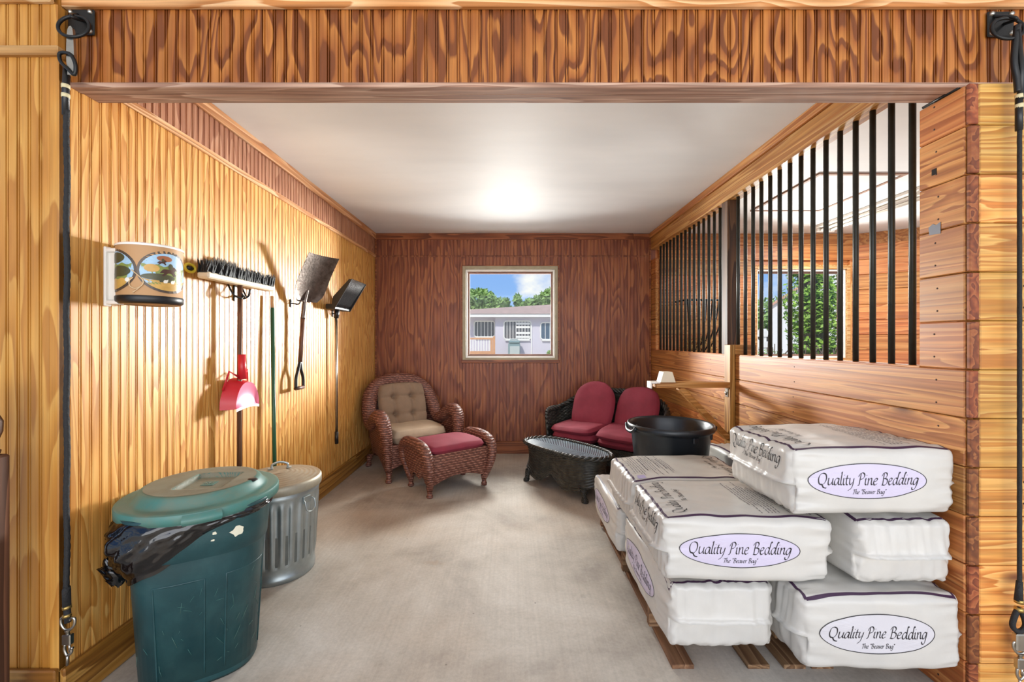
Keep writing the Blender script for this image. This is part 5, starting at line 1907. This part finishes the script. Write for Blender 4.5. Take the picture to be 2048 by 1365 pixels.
def tree(label, x, y, h, blobs, seed, size=.35, n_=2600, name='tree', mat='dark_leaf', grp='trees behind the house'):
    tr_ = thing(name, label, 'tree', (x, y, 0), 0, grp)
    tk = MB()
    tk.tube([(0, 0, -.2), (.1, 0, h * .35), (-.1, .1, h * .6)], [.35, .26, .12], 8)
    for bx, by, bz, *_ in blobs:
        tk.tube([(.05, 0, h * .33), (bx * .5, by * .5, (h * .35 + bz) / 2), (bx, by, bz + .3)], [.16, .1, .04], 6)
    tk.build('trunk', M['bark'], tr_)
    stuff(foliage(seed, blobs, n_, size).build('leaves', M[mat], tr_))
    return tr_


tree('broad leafy tree left above the house roof', -4.6, 50, 7.0, [(-2.2, 0, 5.9, 2.6, 2, 1.6), (.6, 0, 6.2, 2.2, 2, 1.4), (2.4, 0, 5.2, 1.6, 2, 1.4), (-.5, 0, 4.4, 4, 2, 1.5)], 11, n_=5200)
tree('thin tree with bare twisting branches above the middle of the roof', .5, 54.5, 7.4, [(-1.3, 0, 6.3, .6, .8, .6), (.2, 0, 6.6, .5, .8, .8), (.8, 0, 5.4, 1.0, 1, 1.0), (-.6, 0, 4.9, 1.1, 1, .9), (1.6, 0, 6.2, .5, .8, .6)], 12, n_=1500)
tree('leafy tree right above the house roof', 4.4, 48, 7.0, [(.7, 0, 6.4, 1.9, 1.5, 1.0), (-1.2, 0, 5.6, 1.2, 1.5, .9), (1.4, 0, 5.2, 2.4, 1.5, 1.4)], 13, n_=3000)
tree('far green tree low behind the white shed', 15.5, 26, 4.0, [(0, 0, 3.0, 2.2, 1.6, 1.0), (-1.6, 0, 2.7, 1.6, 1.4, .9), (1.6, 0, 2.6, 1.6, 1.4, 1.0)], 14, n_=1600, size=.22, grp='trees beyond the shed')
bu = thing('shrub', 'small dark green shrub at the foot of the pale house', 'shrub', (3.2, 35.0, 0))
stuff(foliage(15, [(0, 0, .3, .32, .3, .34)], 500, .1).build('leaves', M['dark_leaf'], bu))
MB().tube([(0, 0, 0), (0, 0, .4)], .04, 6).build('stem', M['bark'], bu)

# white shed and the vine-grown tree beside it
sh = thing('shed', 'white gabled shed outside the neighbouring stall window', 'shed', (8.63, 14.0, 0), math.radians(-32))
MB().box(0, 3.6, 0, 4, 0, 2.55).build('front_wall', M['shed'], sh)
MB().prism([(0, 2.55), (3.6, 2.55), (1.8, 3.85)], (0, 0, 0), (1, 0, 0), (0, 0, 1), (0, 1, 0), 4).build('gable', M['shed'], sh)
for s in (-1, 1):
    MB().prism([(1.8, 3.93), (1.8 + s * 1.92, 2.54), (1.8 + s * 1.92, 2.46), (1.8, 3.83)][::s], (0, -.10, 0), (1, 0, 0), (0, 0, 1), (0, 1, 0), 4.2).build('roof_slope', M['shed_trim'], sh)
vt = thing('vine_tree', 'tree trunk overgrown with bright green vines beside the shed', 'tree', (6.05, 8.6, 0))
MB().tube([(0, 0, -.1), (.05, 0, 1.6), (-.05, .05, 3.4), (.1, 0, 5.4)], [.24, .19, .16, .12], 10).tube([(-.05, 0, 2.2), (.55, .1, 3.2), (.8, .1, 4.6)], [.12, .1, .06], 8).build('trunk', M['bark'], vt)
stuff(foliage(21, [(-.12, -.15, 2.2, .52, .35, .75), (.35, -.1, 1.6, .5, .35, .8), (-.15, 0, 3.2, .5, .35, .6), (.1, -.1, .9, .5, .35, .5), (.55, 0, 2.9, .35, .3, .8), (.0, -.2, 1.6, .6, .3, .9)], 5200, .06).build('leaves', M['lime_leaf'], vt))
un = thing('brush_pile', 'tangle of dry brush at the foot of the vine-grown tree', 'brush', (5.6, 8.0, 0))
rs = random.Random(30)
tw = MB()
for _ in range(260):
    x, y, z = rs.uniform(-.9, .9), rs.uniform(-.3, .3), rs.uniform(0, 1.05)
    tw.tube([(x, y, z), (x + rs.uniform(-.2, .2), y + rs.uniform(-.1, .1), z + rs.uniform(.05, .4))], .010, 4)
stuff(tw.build('twigs', M['bark'], un))
hg = thing('hedge', 'low clipped hedge left of the white shed', 'hedge', (6.6, 11.0, 0))
stuff(foliage(31, [(0, 0, .55, .75, .4, .6), (-1.0, 0, .5, .7, .4, .55)], 1500, .07).build('leaves', M['dark_leaf'], hg))
MB().tube([(0, 0, 0), (0, 0, .6)], .05, 6).build('stem', M['bark'], hg)
fb = thing('fence', 'pale board fence far left of the white shed', 'fence', (11.4, 21.5, 0))
for k in range(3):
    MB().box(-1.6, 1.6, -.03, .03, .5 + .55 * k, .8 + .55 * k).build('fence_board', M['eave'], fb)
for x in (-1.5, 0, 1.5):
    MB().box(x - .07, x + .07, .03, .15, 0, 2.0).build('fence_post', M['eave'], fb)
